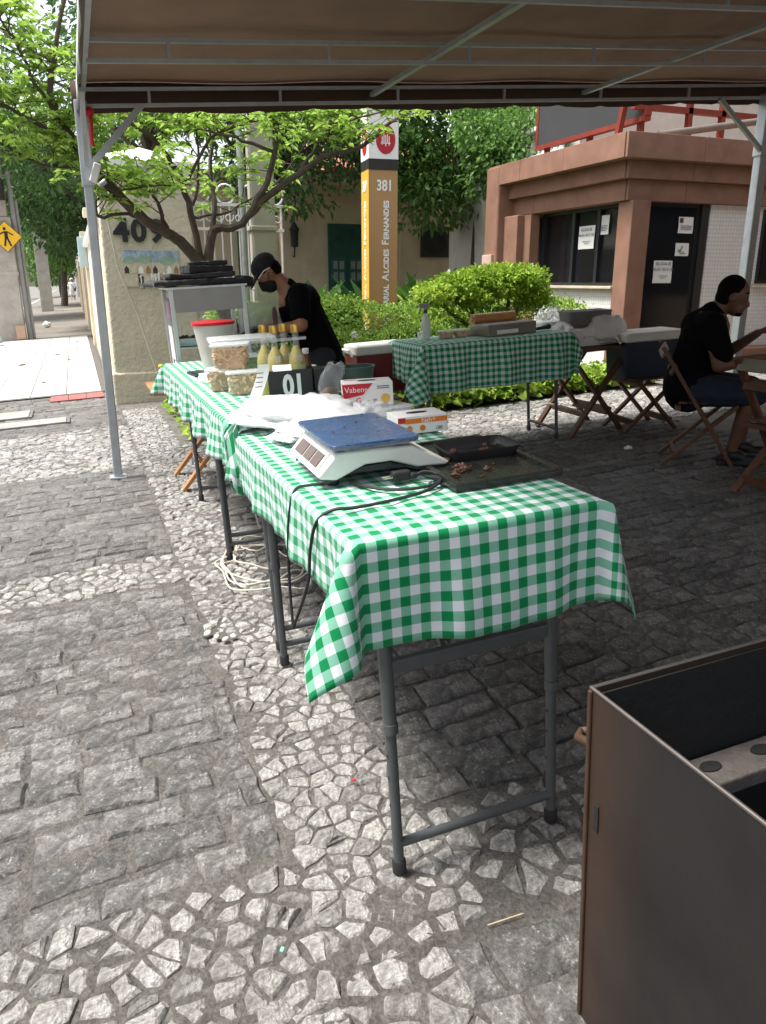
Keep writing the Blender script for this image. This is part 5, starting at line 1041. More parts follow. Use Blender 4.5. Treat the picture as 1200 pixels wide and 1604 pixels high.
for k in range(2): MB().box((-.02, 0, .06+.06*k), (.2, .2, .004)).build('tray_divider', M_lidc, bx)
wb = root('nut_bucket', 'tall frosted plastic bucket with red lid, nuts at its bottom', 'bucket', (.80, 4.62, TH+.012)); MB().lathe([(.08, 0), (.085, .003), (.118, .25)], 24).build('bucket', mat('frost_plastic', (.72, .68, .64), .3, alpha=.78, var=.04), wb, 40); MB().lathe([(.124, .247), (.126, .262), (.115, .268), (.001, .268)], 24).build('lid', mat('lid_red', (.60, .015, .03), .35), wb, 40); MB().ball((0, 0, .04), (.085, .085, .04)).build('nuts', M_nut2, wb, 40)
bt = root('black_tray', 'flat black plastic tray before the red lidded bucket', 'tray', (.74, 4.38, TH+.012), yaw=.1); MB().rbox((0, 0, 0), (.27, .21), .012, .010).build('plate', M_blk, bt, 30, bevel=.002); MB().rbox((0, 0, .0102), (.23, .17), .01, .003).build('raised_panel', mat('plastic_grey', (.03, .032, .036), .35), bt, 30)
nk = root('napkin_pack', 'flat pack of pale napkins on the cloth beside the nut tubs', 'napkins', (.72, 4.05, TH+.012), yaw=.15); 
for k in range(3): MB().box((.004*k, .002*k, .006+.012*k), (.2, .16, .011)).build('napkin', mat('napkin', (.68, .76, .76), .8), nk, bevel=.003)
# ================================================ wooden folding furniture
M_wood = mat('brown_wood', (.115, .05, .026), .55, var=.3, scale=7, bump=.2, bscale=25); M_woodl = mat('orange_wood', (.42, .19, .075), .55, var=.2, scale=7); M_woodp = mat('pale_wood', (.42, .31, .20), .7, var=.2, scale=7)
def xtable(label, u, t, w_, d_, h, yaw=0, low=M_woodp, m=M_wood, slats=7):
    o = root('wooden_folding_table', label, 'table', (u, t, 0), yaw)
    for k in range(slats): MB().box((0, -d_/2+d_*(k+.5)/slats, h-.011), (w_, d_/slats-.008, .022)).build('slat', m, o, bevel=.003)
    for sx in (-1, 1): MB().box((sx*w_*.36, 0, h-.04), (.05, d_*.94, .035)).build('batten', m, o, bevel=.003)
    for y in (-d_/2+.07, d_/2-.07):
        for s_, dy in ((1, 0), (-1, .026)): MB().bar((s_*-w_*.36, y+dy*(1 if y < 0 else -1), 0.0), (s_*w_*.36, y+dy*(1 if y < 0 else -1), h-.05), .026, .056, (0, 1, 0)).build('leg', m, o, bevel=.003)
    for s_, mm in ((-1, low), (1, m)):
        z = .17; x = s_*w_*.36*(1-2*z/(h-.05)); MB().box((x, 0, z), (.075, d_-.17, .02), Matrix.Rotation(s_*-.85, 4, 'Y')).build('stretcher', mm, o, bevel=.003)
    return o
def fchair(label, u, t, yaw, back=True, m=M_wood, name='folding_chair', cat='chair', sh=.44):
    o = root(name, label, cat, (u, t, 0), yaw)
    for y in (-.2, .2):
        top = (-.30, y, .82) if back else (-.18, y, sh)
        MB().bar(top, (.19, y, 0.0), .026, .05, (0, 1, 0)).build('long_leg', m, o, bevel=.004); yi = y*.87
        MB().bar((.20, yi, sh-.02), (-.27, yi, 0.0), .024, .046, (0, 1, 0)).build('short_leg', m, o, bevel=.004)
    for k in range(6): MB().box((-.15+.068*k, 0, sh), (.058, .37, .016)).build('seat_slat', m, o, bevel=.003)
    if back:
        for z, x in ((.78, -.285), (.66, -.22)): MB().box((x, 0, z), (.018, .40, .075), Matrix.Rotation(.5, 4, 'Y')).build('back_slat', mat('back_slat_grey', (.24, .23, .19), .6) if z > .7 else m, o, bevel=.004)
    MB().bar((-.19, -.17, .075), (-.19, .17, .075), .02, .05).build('cross_bar', m, o); MB().bar((.145, -.2, .075), (.145, .2, .075), .02, .05).build('cross_bar', m, o); MB().bar((-.18, -.23, sh-.03), (-.18, .23, sh-.03), .03, .03).build('seat_rail', m, o)
    return o
# ================================================ glass food case on its wooden table
xtable('wooden folding table carrying the glass food case', .88, 5.62, .84, .62, .71, 0, M_woodl, M_woodl)
M_case = mat('case_alu', (.55, .57, .58), .38, .75, var=.1, scale=12); M_stl = mat('stainless', (.27, .26, .26), .35, .7, var=.12, scale=2); M_cglass = mat('case_glass', (.86, .9, .9), .05, var=.01, alpha=.14, spec=.8)
fc = root('food_case', 'aluminium and glass food display case with stainless fascia', 'display case', (.66, 5.30, .71))
for x in (0, .47):
    for y in (0, .45): MB().box((x, y, .325), (.028, .028, .65)).build('post', M_case, fc, bevel=.003)
MB().box((.235, -.006, .575), (.442, .012, .145)).build('fascia', M_stl, fc); MB().box((.235, .225, .655), (.52, .5, .012)).build('top', M_case, fc); MB().box((.235, .225, .008), (.52, .5, .016)).build('base', M_case, fc); MB().box((.235, .225, .27), (.44, .42, .006)).build('shelf', M_case, fc)
MB().box((.235, .45, .33), (.44, .004, .6)).build('glass_back', M_cglass, fc); MB().box((-.004, .225, .33), (.004, .42, .6)).build('glass_side', M_cglass, fc)
MB().box((-.009, .22, .30), (.004, .30, .58)).build('side_poster', mat('poster_grey', (.20, .20, .21), .6), fc)
for z, h_, mm in ((.52, .11, mat('poster_pink', (.45, .22, .30), .6)), (.30, .22, M_paper), (.14, .08, M_paper)): MB().box((-.012, .20, z), (.003, .2, h_)).build('poster_panel', mm, fc)
MB().lathe([(.035, 0), (.035, .002)], 16, sy=1.2).build('poster_emblem', M_rub, fc, M4=FX((-.0145, .2, .15), 90, -90))
MB().box((.68, .25, .27), (.42, .40, .02)).build('work_shelf', M_case, fc); MB().box((.70, .44, .40), (.40, .004, .24)).build('splash_glass', mat('splash_glass', (.7, .73, .72), .15, alpha=.5), fc); MB().box((.52, .44, .40), (.02, .012, .25)).build('splash_post', M_case, fc); MB().box((.56, .05, .61), (.13, .06, .006), Matrix.Rotation(.45, 4, 'Y')).build('sneeze_guard', mat('splash_glass'), fc)
td = root('meat_pan', 'pan of chopped dark meat inside the glass food case', 'pan', (.76, 5.50, .987)); trayo(.17, .2, .05, None, None).build('pan', mat('pan_green', (.45, .62, .58), .4), td, 50)
ch = MB(); rr = random.Random(2)
for k in range(70): ch.ball((rr.uniform(-.08, .08), rr.uniform(-.1, .1), .035+rr.uniform(0, .02)), (.012, .010, .008), 6, 4)
ch.build('chopped_meat', mat('dark_meat', (.13, .045, .03), .5, var=.3), td); td.children[-1]['kind'] = 'stuff'
bxk = root('folded_bags', 'pile of folded black thermal bags on top of the food case', 'bags', (.87, 5.52, 1.373))
M_nyl = mat('black_nylon', (.014, .014, .017), .55, var=.2, bump=.5, bscale=35, sheen=.2)
def pillow(mb, c, d, seed, amp=.05, n=22):
    r_ = np.random.default_rng(seed); b = MB().ball((0, 0, 0), (1, 1, 1), n, n*2//3); v = np.array(b.v); v = np.sign(v)*np.abs(v)**.42; K_ = r_.normal(0, 1, (10, 3))*np.linspace(2, 9, 10)[:, None]; ph_ = r_.uniform(0, 6.28, 10); ds = sum(np.sin(v @ k+p_)/(1+.25*q) for q, (k, p_) in enumerate(zip(K_, ph_))); v *= (1+amp*.6*ds[:, None]); v = v*np.array(d)/2+np.array(c); return mb.add([tuple(p) for p in v], b.f)
def soft(name, boxes, m, parent, voxel=.010, it=5, amp=.006, seed=0):
    q = MB()
    for c, d, a_ in boxes: q.box(c, d, Matrix.Rotation(a_, 4, 'Z') @ Matrix.Rotation(a_*.3, 4, 'Y'))
    o = fused(name, q, m, parent, voxel, it); r_ = np.random.default_rng(seed); n_ = len(o.data.vertices); co = np.empty(n_*3); no = np.empty(n_*3)
    o.data.vertices.foreach_get('co', co); o.data.vertices.foreach_get('normal', no); co = co.reshape(-1, 3); no = no.reshape(-1, 3)
    K_ = r_.normal(0, 1, (12, 3))*np.linspace(12, 70, 12)[:, None]; ph_ = r_.uniform(0, 6.28, 12); ds = sum(np.abs(np.sin(co @ k+p_))*12/(12+4*i) for i, (k, p_) in enumerate(zip(K_, ph_)))
    co += no*(ds-ds.mean())[:, None]*amp; o.data.vertices.foreach_set('co', co.ravel()); o.data.update(); return o
for k, bb_ in enumerate(([((-.02, 0, .022), (.60, .42, .035), .05), ((-.26, -.1, .02), (.14, .2, .03), .4)], [((.02, .01, .058), (.46, .36, .035), -.12), ((-.12, -.1, .06), (.22, .16, .03), .3)], [((.07, .02, .098), (.30, .27, .05), .12)], [((.08, .02, .138), (.26, .22, .03), -.05)], [((.29, -.13, .012), (.09, .1, .07), .5)])): soft('folded_bag', bb_, M_nyl, bxk, .009, 4, .004, k)
# ================================================ serving table with the darker cloth
ftable('small folding table under the checked cloth beside the red cooler', 2.40, 3.64, 5.22, 5.80, .86)
cloth('green checked cloth hanging low over the shaded serving table', 2.385, 3.655, 5.205, 5.815, .86, (.30, .12, .36, .1), 5, step=.02, wav=1.3)
T4 = .868
spb = root('spray_bottle', 'clear spray bottle with grey trigger on the serving table', 'spray bottle', (2.58, 5.58, T4)); MB().lathe([(.03, 0), (.034, .004), (.034, .13), (.026, .16), (.013, .185), (.013, .20)], 18).build('bottle', mat('spray_clear', (.70, .73, .74), .2, alpha=.75), spb, 50)
MB().lathe([(.016, .198), (.016, .222)], 14).build('collar', mat('blue_collar', (.03, .04, .12), .4), spb, 40); MB().box((.0, 0, .245), (.03, .024, .045)).box((-.028, 0, .262), (.05, .02, .022)).box((-.04, 0, .235), (.012, .014, .05), Matrix.Rotation(.4, 4, 'Y')).box((.022, 0, .262), (.03, .018, .018)).build('trigger', mat('trigger_grey', (.30, .31, .33), .4), spb, bevel=.004)
for k, x in enumerate((2.74, 2.87)): o = tub(['clear tub of snack crisps beside the spray bottle', 'clear tub of snack crisps beside the film dispenser'][k], (x, 5.56, T4), .125, .1, .05, 20+k, mat('crisps', (.62, .42, .20), .6, var=.2), True, 0, 40)
fd = root('film_dispenser', 'stainless cling film dispenser with an amber film roll', 'film dispenser', (3.20, 5.50, T4), yaw=rad(6))
MB().prism([(-.15, 0), (.15, 0), (.15, .05), (.02, .09), (-.15, .09)], -.23, .23, Matrix(((0, 0, 1, 0), (1, 0, 0, 0), (0, 1, 0, 0), (0, 0, 0, 1)))).build('housing', mat('dull_steel', (.30, .28, .26), .4, .7, dirt=(.12, .10, .08)), fd, bevel=.004)
MB().box((.02, -.09, .086), (.44, .05, .012)).build('sealing_bar', mat('sealing_grey', (.22, .22, .22), .5), fd, bevel=.003); MB().tube((-.22, .08, .125), (.18, .08, .125), .04, n=18).build('film_roll', mat('amber_film', (.50, .25, .10), .25, var=.1), fd, 40); MB().tube((-.235, .08, .125), (.195, .08, .125), .018, n=12).build('core', M_cardb if 'M_cardb' in globals() else mat('card'), fd, 40)
MB().box((-.05, -.155, .03), (.2, .006, .03)).build('front_label', M_paper, fd)
tool = root('kitchen_torch', 'small dark handled tool lying at the table corner beside the bags', 'tool', (3.56, 5.45, T4+.02), yaw=.3); MB().tube((-.08, 0, .0), (.05, 0, .005), .012, .018).build('handle', M_rub, tool, 40); MB().tube((.05, 0, .005), (.07, 0, .006), .021).build('end_cap', M_rub, tool, 40)
# ================================================ coolers
def cooler(label, u, t, w0, d, m, yaw=0, lidm=None):
    o = root('cooler', label, 'cooler', (u, t, w0), yaw); x, y, z = d
    MB().rbox((0, 0, 0), (x*.92, y*.92), .03, z*.80, taper=1.06).build('body', m, o, 30, bevel=.006); MB().rbox((0, 0, z*.80), (x*1.02, y*1.02), .035, z*.20, taper=.985).build('lid', lidm, o, 30, bevel=.012)
    MB().path([(-x*.52, -y*.3, z*.78), (-x*.56, -y*.25, z*.9), (-x*.56, y*.25, z*.9), (-x*.52, y*.3, z*.78)], .012, 8).build('handle', lidm, o, 40); return o
M_cwhite = mat('cooler_white', (.70, .69, .64), .45, var=.05); M_cwine = mat('cooler_red', (.20, .018, .028), .4, var=.08); M_cnavy = mat('cooler_navy', (.016, .026, .055), .45, var=.08)
fchair('dark wooden folding stool under the red cooler', 2.34, 5.98, 0, False, M_wood, 'folding_stool', 'stool', .46)
cooler('dark red cooler with white lid beside the serving table', 2.30, 5.95, .468, (.47, .32, .37), M_cwine, .0, M_cwhite)
fchair('wooden folding stool under the green bucket', 1.98, 5.38, 0, False, M_wood, 'folding_stool', 'stool', .50)
gk = root('green_bucket', 'grey green plastic bucket standing by the worker', 'bucket', (1.94, 5.42, .508)); MB().lathe([(.09, 0), (.095, .004), (.125, .22), (.135, .22), (.135, .232), (.120, .232), (.092, .012), (.001, .012)], 22).build('bucket', mat('bucket_green', (.10, .17, .14), .45), gk, 40); MB().path([(.128*math.cos(a), .128*math.sin(a), .228) for a in [k*.35 for k in range(10)]], .004, 5).build('bail', mat('galv'), gk, 40)
fchair('wooden folding stool under the navy cooler', 4.46, 5.30, rad(-8), False, M_wood, 'folding_stool', 'stool', .43)
cooler('navy blue cooler with white lid on a wooden stool', 4.46, 5.32, .438, (.56, .36, .37), M_cnavy, rad(-6), M_cwhite)
# ================================================ wooden table with foam boxes and bags
xtable('brown wooden folding table piled with foam boxes in bags', 3.99, 5.55, .72, .66, .71)
M_foam = mat('white_foam', (.78, .78, .77), .6, bump=.2, bscale=120)
for k, (u, t, w0, d, lab) in enumerate(((3.86, 5.52, .715, (.32, .27, .15), 'stack of white foam boxes on the wooden table'), (4.10, 5.50, .715, (.30, .25, .12), 'white foam boxes inside a carrier bag on the wooden table'), (3.80, 5.72, .715, (.3, .2, .20), 'upright white foam boxes behind the carrier bags'))):
    o = root('foam_boxes', lab, 'foam boxes', (u, t, w0), rad(-8+6*k))
    for q in range(2 if k < 2 else 3): MB().rbox((0, 0, q*d[2]/(2 if k < 2 else 3)), (d[0], d[1]), .02, d[2]/(2 if k < 2 else 3)-.003, taper=.985).build('foam_box', M_foam, o, 30, bevel=.006)
bp = root('tray_pack', 'shrink wrapped pack of black foam trays on the white boxes', 'tray pack', (4.0, 5.52, .865), rad(-10))
MB().rbox((0, 0, .004), (.34, .23), .02, .125, taper=1.1).build('trays', mat('black_foam'), bp, 30); soft('wrap', [((0, 0, .068), (.385, .27, .132), 0)], mat('shrink_wrap', (.9, .9, .92), .1, alpha=.13, spec=.9, bump=.6, bscale=22), bp, .01, 3, .004, 3)
crumple('plastic_bag', 'white carrier bag sagging over the edge of the wooden table', (3.70, 5.40, .715), (.15, .16, .13), M_bagc and mat('bag_haze', (.92, .93, .94), .25, alpha=.88, transl=.2, bump=.5, bscale=20), 11, .35)
crumple('plastic_bag', 'knotted white carrier bag round the foam boxes on the wooden table', (4.14, 5.46, .715), (.2, .17, .17), mat('bag_haze'), 12, .3)
crumple('plastic_bag', 'thin clear bag rising behind the tray pack on the wooden table', (3.86, 5.76, .715), (.2, .1, .2), M_bagc, 13, .35)
# ================================================ seated diner
dch = fchair('brown wooden folding chair under the seated man', 4.05, 4.17, rad(-38))
M_skin = mat('skin_brown', (.15, .075, .048), .55, var=.08, scale=10); M_skin2 = mat('skin_tan', (.34, .155, .085), .5, var=.08, scale=10); M_tee = mat('black_tee', (.005, .005, .006), .95, var=.2, bump=.4, bscale=18, spec=.08); M_hair = mat('hair', (.005, .0045, .004), .8, bump=.5, bscale=90, spec=.1); M_denim = mat('denim', (.012, .02, .038), .9, var=.3, scale=20, bump=.3, bscale=80); M_shoe = mat('black_shoe', (.012, .012, .014), .5)
def hand(mb, w_, d, up, s=1.0, curl=.6, thumb=1):
    """palm with four unequal curled fingers and a side thumb; w_ wrist, d pointing direction, up = back of the hand"""
    w_, d, up = Vector(w_), Vector(d).normalized(), Vector(up); up = (up-d*up.dot(d)).normalized(); sd_ = d.cross(up)
    for k in range(4):
        o = sd_*(.026-.0175*k)*s; kn = w_+d*.085*s+o*1.05; mb.caps(w_+d*.012*s+o*.6, .017*s, kn, .0125*s, 8)
        L = (.078, .088, .083, .066)[k]*s; p = kn; a = curl*.45
        for q in (.45, .31, .24):
            dd = d*math.cos(a)-up*math.sin(a); e = p+dd*L*q; mb.caps(p, .0098*s, e, .0086*s, 7); p = e; a += curl*.75
    t0_ = w_+d*.022*s+sd_*.022*s*thumb; t1_ = t0_+(d*.6+sd_*.75*thumb-up*.3).normalized()*.042*s; t2_ = t1_+(d*.9+sd_*.1*thumb-up*.45).normalized()*.046*s
    mb.caps(t0_, .016*s, t1_, .0125*s, 8); mb.caps(t1_, .012*s, t2_, .0095*s, 8); return mb
pd = root('person', 'seated man in black t-shirt and denim shorts bent over his meal', 'person', (4.05, 4.17, 0), rad(-38))
# local: x forward, y to his left, z up
hip = V(-.10, 0, .53); chest = V(-.02, 0, .91); neck = V(.03, 0, 1.03); head = V(.125, 0, 1.115)
b = MB(); b.caps(hip, .13, chest, .15); b.caps(chest, .12, neck, .065)
b.caps(neck-V(.01, 0, .02), .062, neck+V(.05, 0, .06), .058)
RH = Matrix.Rotation(.30, 4, 'Y'); hd = lambda x, y, z: head+RH.to_3x3() @ V(x, y, z)
b.ball(hd(0, 0, .02), (.098, .076, .112), 18, 12, RH); b.ball(hd(.045, 0, -.055), (.055, .055, .06), 14, 9, RH); b.caps(hd(.06, 0, -.075), .032, hd(.078, 0, -.085), .026)
b.caps(hd(.088, 0, .012), .010, hd(.112, 0, -.022), .015, 8); b.ball(hd(.094, 0, -.052), (.014, .024, .008), 10, 6, RH); b.ball(hd(.092, 0, -.065), (.012, .02, .007), 10, 6, RH)
for sy in (-1, 1):
    b.ball(hd(-.005, sy*.076, .0), (.022, .010, .032), 10, 7, RH); b.caps(hd(.075, sy*.03, .034), .012, hd(.08, sy*.045, .03), .01, 8)
    sh = V(.0, sy*.19, .955); el = V(.05 if sy < 0 else .12, sy*.26, .70); b.caps(chest+V(0, sy*.1, .03), .085, sh, .07); b.caps(sh, .062, el, .046)
    wr = V(.34, -.09, .725) if sy < 0 else V(.31, .07, .87); b.caps(el, .048, wr, .028); hand(b, wr, (.9, .15, .05) if sy < 0 else (.8, -.2, .45), (-.1, -.2, .9) if sy < 0 else (-.4, .3, .8), 1.0, 1.0, 1 if sy < 0 else -1)
    hp = hip+V(.02, sy*.10, -.01); kn = V(.31, sy*.13, .50); an = V(.18 if sy < 0 else .27, sy*.13, .09); b.caps(hp, .10, kn, .066); b.caps(kn, .060, kn.lerp(an, .35)+V(-.015, 0, 0), .057); b.caps(kn.lerp(an, .35)+V(-.015, 0, 0), .057, an, .036); b.caps(an, .036, an+V(.12, 0, -.05), .03)
fused('body', b, M_skin, pd, .008, 3)
b = MB(); b.caps(hip+V(-.02, -.05, .0), .162, hip+V(-.02, .05, .0), .162); b.caps(hip+V(-.01, 0, -.02), .17, chest+V(-.01, 0, -.08), .168); b.caps(chest+V(-.02, -.06, -.03), .145, chest+V(-.02, .06, -.03), .145); b.caps(chest+V(0, 0, .05), .115, neck+V(-.012, 0, -.012), .078)
for sy in (-1, 1): b.caps(chest+V(-.01, sy*.1, .03), .10, V(.0, sy*.19, .955), .086); b.caps(V(.0, sy*.19, .955), .082, V(.065, sy*.24, .77), .072)
b.caps(chest+V(-.03, 0, .02), .14, neck+V(-.022, 0, -.018), .084)
fused('t_shirt', b, M_tee, pd, .010, 4)
b = MB(); b.caps(hip+V(.0, -.05, -.03), .14, hip+V(.0, .05, -.03), .14)
for sy in (-1, 1): b.caps(hip+V(.0, sy*.09, -.01), .125, V(.30, sy*.135, .49), .088)
fused('denim_shorts', b, M_denim, pd, .011, 4)
b = MB(); b.ball(hd(-.018, 0, .045), (.094, .081, .098), 16, 10, RH); b.ball(hd(-.045, 0, -.01), (.062, .078, .075), 14, 9, RH); o = fused('hair', b, M_hair, pd, .008, 2)
MB().caps(hd(.072, -.05, .047), .006, hd(.088, -.012, .05), .006, 8).caps(hd(.072, .05, .047), .006, hd(.088, .012, .05), .006, 8).build('eyebrows', M_hair, pd, 60)
for sy in (-1, 1): MB().ball(hd(.085, sy*.033, .025), (.008, .011, .008), 10, 6).build('eye', mat('eye', (.05, .03, .02), .2), pd, 60)
fused('beard', MB().ball(hd(.062, 0, -.088), (.036, .045, .024), 12, 8, RH), M_hair, pd, .008, 2)
for sy in (-1, 1):
    an = V(.18 if sy < 0 else .27, sy*.13, .07); b = MB(); b.caps(an+V(-.05, 0, -.025), .042, an+V(.16, 0, -.03), .038); b.caps(an+V(0, 0, 0), .05, an+V(.05, 0, -.01), .046); b.box(an+V(.05, 0, -.06), (.27, .085, .022)); fused('shoe', b, M_shoe, pd, .008, 3)
fk = root('fork', 'thin metal fork held by the seated man', 'fork', (4.05, 4.17, 0), rad(-38)); MB().path([(.375, .045, .93), (.405, .03, .90), (.43, .01, .82)], .004, 6).build('handle', mat('galv'), fk, 40); MB().box((.432, .008, .81), (.012, .02, .03)).build('tines', mat('galv'), fk)
xtable('wooden folding table in front of the seated man', 4.72, 3.62, .66, .66, .70, rad(-38), M_wood)
pb = root('meal_box', 'brown takeaway meal box on the diner table', 'meal box', (4.52, 3.78, .70), rad(-38)); trayo(.2, .15, .05, None, None).build('tray', mat('card'), pb, 40)
fchair('empty brown wooden folding chair beside the seated man', 3.93, 3.30, rad(4), True, M_wood)
# ================================================ worker at the food case
pm = root('person', 'worker in black cap, mask and t-shirt bending over the food case', 'person', (1.74, 5.58, 0), rad(180-6))
# local: x forward (towards the case), z up
pz = V(0, 0, 0); hip = V(.04, 0, .86); chest = V(.17, 0, 1.21); neck = V(.26, 0, 1.35); head = V(.355, 0, 1.43)
RH = Matrix.Rotation(.82, 4, 'Y'); hd = lambda x, y, z: head+RH.to_3x3() @ V(x, y, z)
b = MB(); b.caps(hip, .13, chest, .14); b.caps(chest, .12, neck, .06); b.caps(neck-V(.02, 0, .02), .058, neck+V(.06, 0, .06), .054)
b.ball(hd(0, 0, .02), (.095, .074, .112), 18, 12, RH); b.ball(hd(.04, 0, -.055), (.055, .053, .06), 14, 9, RH); b.caps(hd(.085, 0, .01), .010, hd(.108, 0, -.022), .014, 8)
for sy in (-1, 1):
    b.ball(hd(-.005, sy*.074, .0), (.022, .010, .032), 10, 7, RH)
    sh = V(.18, sy*.19, 1.275); el = V(.20 if sy > 0 else .26, sy*.31, 1.07); wr = V(.50 if sy > 0 else .52, sy*.14, 1.03); b.caps(chest+V(0, sy*.1, .03), .08, sh, .066); b.caps(sh, .056, el, .044); b.caps(el, .045, wr, .027)
    hand(b, wr, (.9, -sy*.2, -.35), (.1, 0, 1), 1.0, .9, -sy)
    hp = hip+V(0, sy*.095, -.03); kn = V(.06, sy*.10, .46); an = V(.0, sy*.11, .07); b.caps(hp, .09, kn, .06); b.caps(kn, .056, an, .04); b.caps(an, .04, an+V(.14, 0, -.035), .03)
fused('body', b, M_skin2, pm, .008, 3)
b = MB(); b.caps(hip+V(-.02, 0, -.04), .165, chest+V(-.02, 0, -.05), .160); b.caps(chest+V(-.03, -.06, 0), .14, chest+V(-.03, .06, 0), .14); b.caps(chest+V(.02, 0, .05), .10, neck+V(-.035, 0, -.03), .07); b.ball(hip+V(-.02, 0, -.08), (.18, .19, .09))
for sy in (-1, 1): b.caps(chest+V(-.02, sy*.1, .03), .095, V(.18, sy*.19, 1.275), .082); b.caps(V(.18, sy*.19, 1.275), .078, V(.19, sy*.265, 1.14), .074)
fused('t_shirt', b, M_tee, pm, .010, 4)
MB().lathe([(.05, 0), (.05, .004)], 18, sy=1.4).build('shirt_print', mat('print_pink', (.55, .38, .38), .8), pm, M4=Matrix.Translation((.345, .06, 1.13)) @ Matrix.Rotation(rad(60), 4, 'Z') @ Matrix.Rotation(rad(90), 4, 'X'))
b = MB()
for sy in (-1, 1): b.caps(hip+V(0, sy*.085, -.06), .125, V(.06, sy*.10, .46), .085); b.caps(V(.06, sy*.10, .46), .083, V(0, sy*.11, .12), .068)
fused('trousers', b, mat('dark_trousers', (.018, .02, .028), .9), pm, .011, 4)
b = MB(); b.ball(hd(-.012, 0, .055), (.103, .084, .082), 16, 10, RH); b.ball(hd(.10, 0, .045), (.085, .070, .012), 14, 6, RH @ Matrix.Rotation(.25, 4, 'Y')); fused('cap', b, mat('cap_black', (.010, .010, .012), .8, bump=.3, bscale=90), pm, .007, 2)
fused('hair', MB().ball(hd(-.035, 0, .0), (.07, .076, .075), 14, 9, RH), M_hair, pm, .008, 2)
b = MB(); b.ball(hd(.055, 0, -.055), (.062, .064, .062), 14, 9, RH); b.caps(hd(.085, 0, -.01), .03, hd(.10, 0, -.04), .03); fused('face_mask', b, mat('mask_black', (.012, .012, .013), .85), pm, .007, 3)
for sy in (-1, 1): MB().path([hd(.05, sy*.07, -.03), hd(.01, sy*.083, .01), hd(-.02, sy*.08, -.02)], .003, 5).build('mask_strap', mat('mask_black'), pm, 40); MB().path([hd(.085, sy*.065, .035), hd(.02, sy*.082, .04), hd(-.025, sy*.086, .022)], .0035, 5).build('glasses_arm', M_wht, pm, 40)
for sy in (-1, 1):
    wr = V(.50 if sy > 0 else .52, sy*.14, 1.03); b = MB(); hand(b, wr, (.9, -sy*.2, -.35), (.1, 0, 1), 1.14, .9, -sy); b.caps(wr-V(.05, 0, -.005), .037, wr, .036); fused('glove', b, mat('glove_black', (.012, .012, .014), .4), pm, .006, 2)
    an = V(0, sy*.11, .05); b = MB(); b.caps(an+V(-.05, 0, -.005), .042, an+V(.16, 0, -.012), .036); b.box(an+V(.05, 0, -.04), (.26, .085, .02)); fused('shoe', b, M_shoe, pm, .008, 3)
# ================================================ charcoal grill box
M_grill = mat('grill_steel', (.030, .028, .028), .5, .4, var=.35, scale=2.6, bump=.06, bscale=20, dirt=(.06, .034, .02), dscale=1.8, damt=.85, spec=.35); M_soot = mat('soot', (.010, .010, .010), .8, bump=.5, bscale=30); M_rust = mat('rust_edge', (.07, .038, .024), .7, .3, var=.3, scale=9)
t = M_grill.node_tree; pr_ = t.nodes['Principled BSDF']; lk = pr_.inputs['Base Color'].links[0].from_socket     # heat-rust creeping in from the plate's edges
tc = nd(t, 'ShaderNodeTexCoord').outputs['Object']; sp3 = nd(t, 'ShaderNodeSeparateXYZ'); t.links.new(tc, sp3.inputs[0])
m1 = nd(t, 'ShaderNodeMapRange'); t.links.new(sp3.outputs[1], m1.inputs[0]); m1.inputs[1].default_value = -.16; m1.inputs[2].default_value = -.005
m2 = nd(t, 'ShaderNodeMath', operation='MULTIPLY'); t.links.new(m1.outputs[0], m2.inputs[0]); t.links.new(noise(t, tc, 5, 6, .7), m2.inputs[1])
m3 = nd(t, 'ShaderNodeMath', operation='MULTIPLY'); t.links.new(m2.outputs[0], m3.inputs[0]); m3.inputs[1].default_value = 1.1; m3.use_clamp = True
mx3 = nd(t, 'ShaderNodeMix', data_type='RGBA'); t.links.new(m3.outputs[0], mx3.inputs[0]); t.links.new(lk, mx3.inputs[6]); mx3.inputs[7].default_value = (.085, .045, .025, 1); t.links.new(mx3.outputs[2], pr_.inputs['Base Color'])
gr = root('charcoal_grill', 'deep rust stained sheet steel charcoal grill box', 'grill', (.735, .88, 0))
W_, D_ = .62, 1.25; zb, zt = .12, .80
MB().box((.002, -D_/2, (zb+zt)/2), (.004, D_, zt-zb)).build('side_panel', M_grill, gr); MB().box((W_-.002, -D_/2, (zb+zt)/2), (.004, D_, zt-zb)).build('side_panel', M_grill, gr)
MB().box((W_/2, -.002, (zb+zt)/2), (W_-.010, .004, zt-zb)).build('end_panel', M_grill, gr); MB().box((W_/2, -D_+.002, (zb+zt)/2), (W_-.010, .004, zt-zb)).build('end_panel', M_grill, gr)
for a, c in (((.008, -D_/2, .46), (.004, D_-.02, .66)), ((W_-.008, -D_/2, .46), (.004, D_-.02, .66)), ((W_/2, -.008, .46), (W_-.03, .004, .66)), ((W_/2, -D_+.008, .46), (W_-.03, .004, .66)), ((W_/2, -D_/2, .20), (W_-.03, D_-.03, .01))): MB().box(a, c).build('soot_lining', M_soot, gr)
MB().box((-.002, -.004, (zb+zt)/2), (.006, .009, zt-zb-.004)).build('corner_angle', M_rust, gr, bevel=.003)
MB().box((W_/2, -.055, .605), (W_-.04, .07, .03)).build('grate_ledge', mat('fire_brick', (.10, .085, .078), .9, var=.3, scale=20, bump=.6), gr, bevel=.004); 
for k in range(5): MB().lathe([(.016, 0), (.016, .002)], 14, (.10+.11*k, -.05, .6205), 1.3, .8).build('hole', M_soot, gr)
MB().box((W_/2, -.62, .58), (W_-.04, .05, .03)).build('grate_ledge', mat('fire_brick'), gr, bevel=.004)
MB().path([(.012, .0, .69), (.006, .035, .685), (.03, .06, .675), (.055, .035, .685), (.05, 0, .69)], .008, 8).build('handle', M_rust, gr, 50)
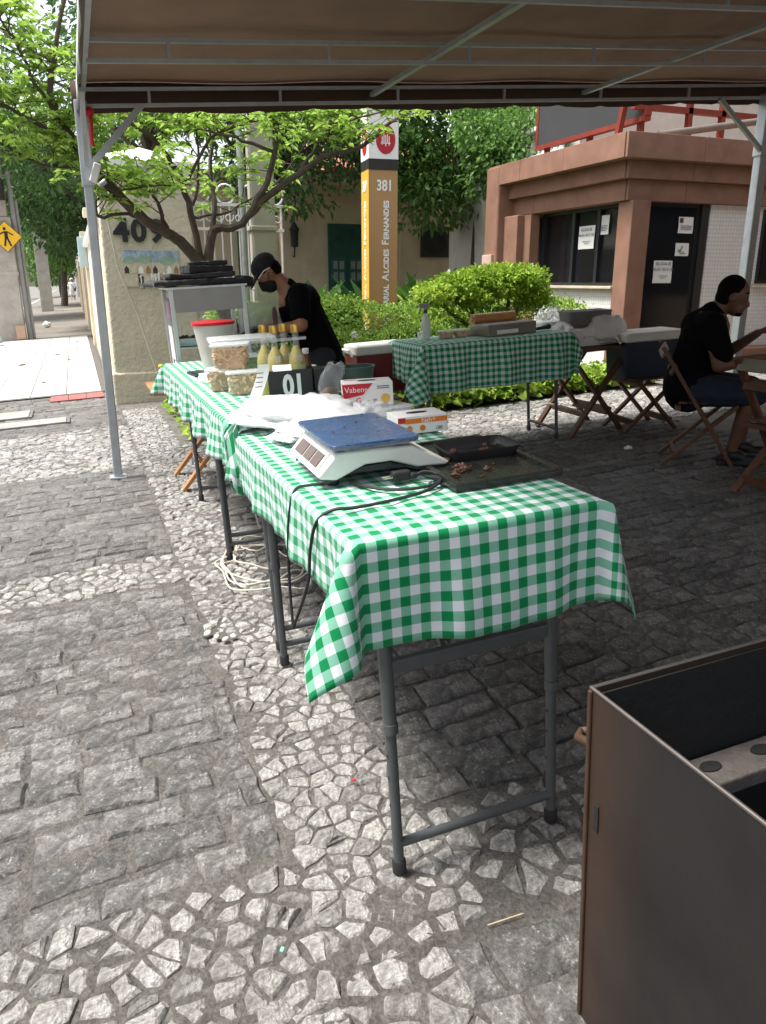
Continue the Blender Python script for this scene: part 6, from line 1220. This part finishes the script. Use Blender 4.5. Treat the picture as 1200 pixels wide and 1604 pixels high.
for p_, q_ in (((.002, 0, zt), (.002, -D_, zt)), ((0, -.002, zt), (W_, -.002, zt))): MB().path([p_, q_], .0035, 8).build('rim', mat('rim_highlight', (.16, .14, .13), .4, .7), gr, 50)  # lighter strip along the top edges, the edge highlight put into its colour
MB().box((-.0012, -.030, .575), (.002, .010, .05)).build('slot', M_soot, gr)
for x in (.03, W_-.03):
    for y in (-.04, -D_+.04): MB().box((x, y, .06), (.035, .035, .12)).build('leg', M_rust, gr)
# ================================================ small stuff on the ground
wc = root('cable_coil', 'loose tangle of cream cable under the middle table', 'cable', (.80, 3.7, .004)); rr = random.Random(5); pts = []
for k in range(80): a = k*.42; R_ = .20+.09*math.sin(k*.31)+rr.uniform(-.03, .03); pts.append(V(R_*math.cos(a)*1.1+.08*math.sin(k*.13), R_*math.sin(a)*1.6, .014+.008*(k % 3)))
MB().path(smooth_path(pts+[V(.05, .25, .02), V(.02, .3, .12), V(.0, .28, .3), V(-.02, .3, .6)], 3), .0045, 6).build('cable', mat('cable_cream'), wc, 50)
tag(MB().path([(-.045, 0, .0), (.045, .004, .001)], .0014, 6).build('toothpick', mat('pick', (.62, .48, .30), .7), M4=PM((.775, 1.215, .002), -.1)), 'wooden toothpick lying on the dark paving by the grill', 'toothpick')
lc = crumple('paper_scrap', 'crumpled white paper scrap on the shaded driveway', (3.82, 4.66, .004), (.035, .03, .022), M_paper, 20, .4, 14, cat='litter')
for k, (u, t, c, lab) in enumerate(((.62, 1.83, (.6, .02, .05), 'tiny red scrap on the stones behind the near table leg'), (.28, 1.34, (.2, .6, .45), 'tiny mint green scrap on the light rubble stones'))):
    tag(MB().box((0, 0, .004), (.012, .007, .003)).build('scrap', mat('scrap%d' % k, c, .6), M4=PM((u, t, .006), k)), lab, 'litter')
rr = random.Random(8)
for k in range(5): tag(MB().ball((0, 0, 0), (.018, .013, .010), 8, 6).build('pebble', mat('pebble', (.52, .49, .42), .8), None, 50, M4=PM((.40+rr.uniform(-.05, .07), 2.95+rr.uniform(-.05, .06), .012), rr.uniform(0, 3))), 'cream pebble lying with others on the rubble band', 'pebble', 'cream pebbles on the rubble band')
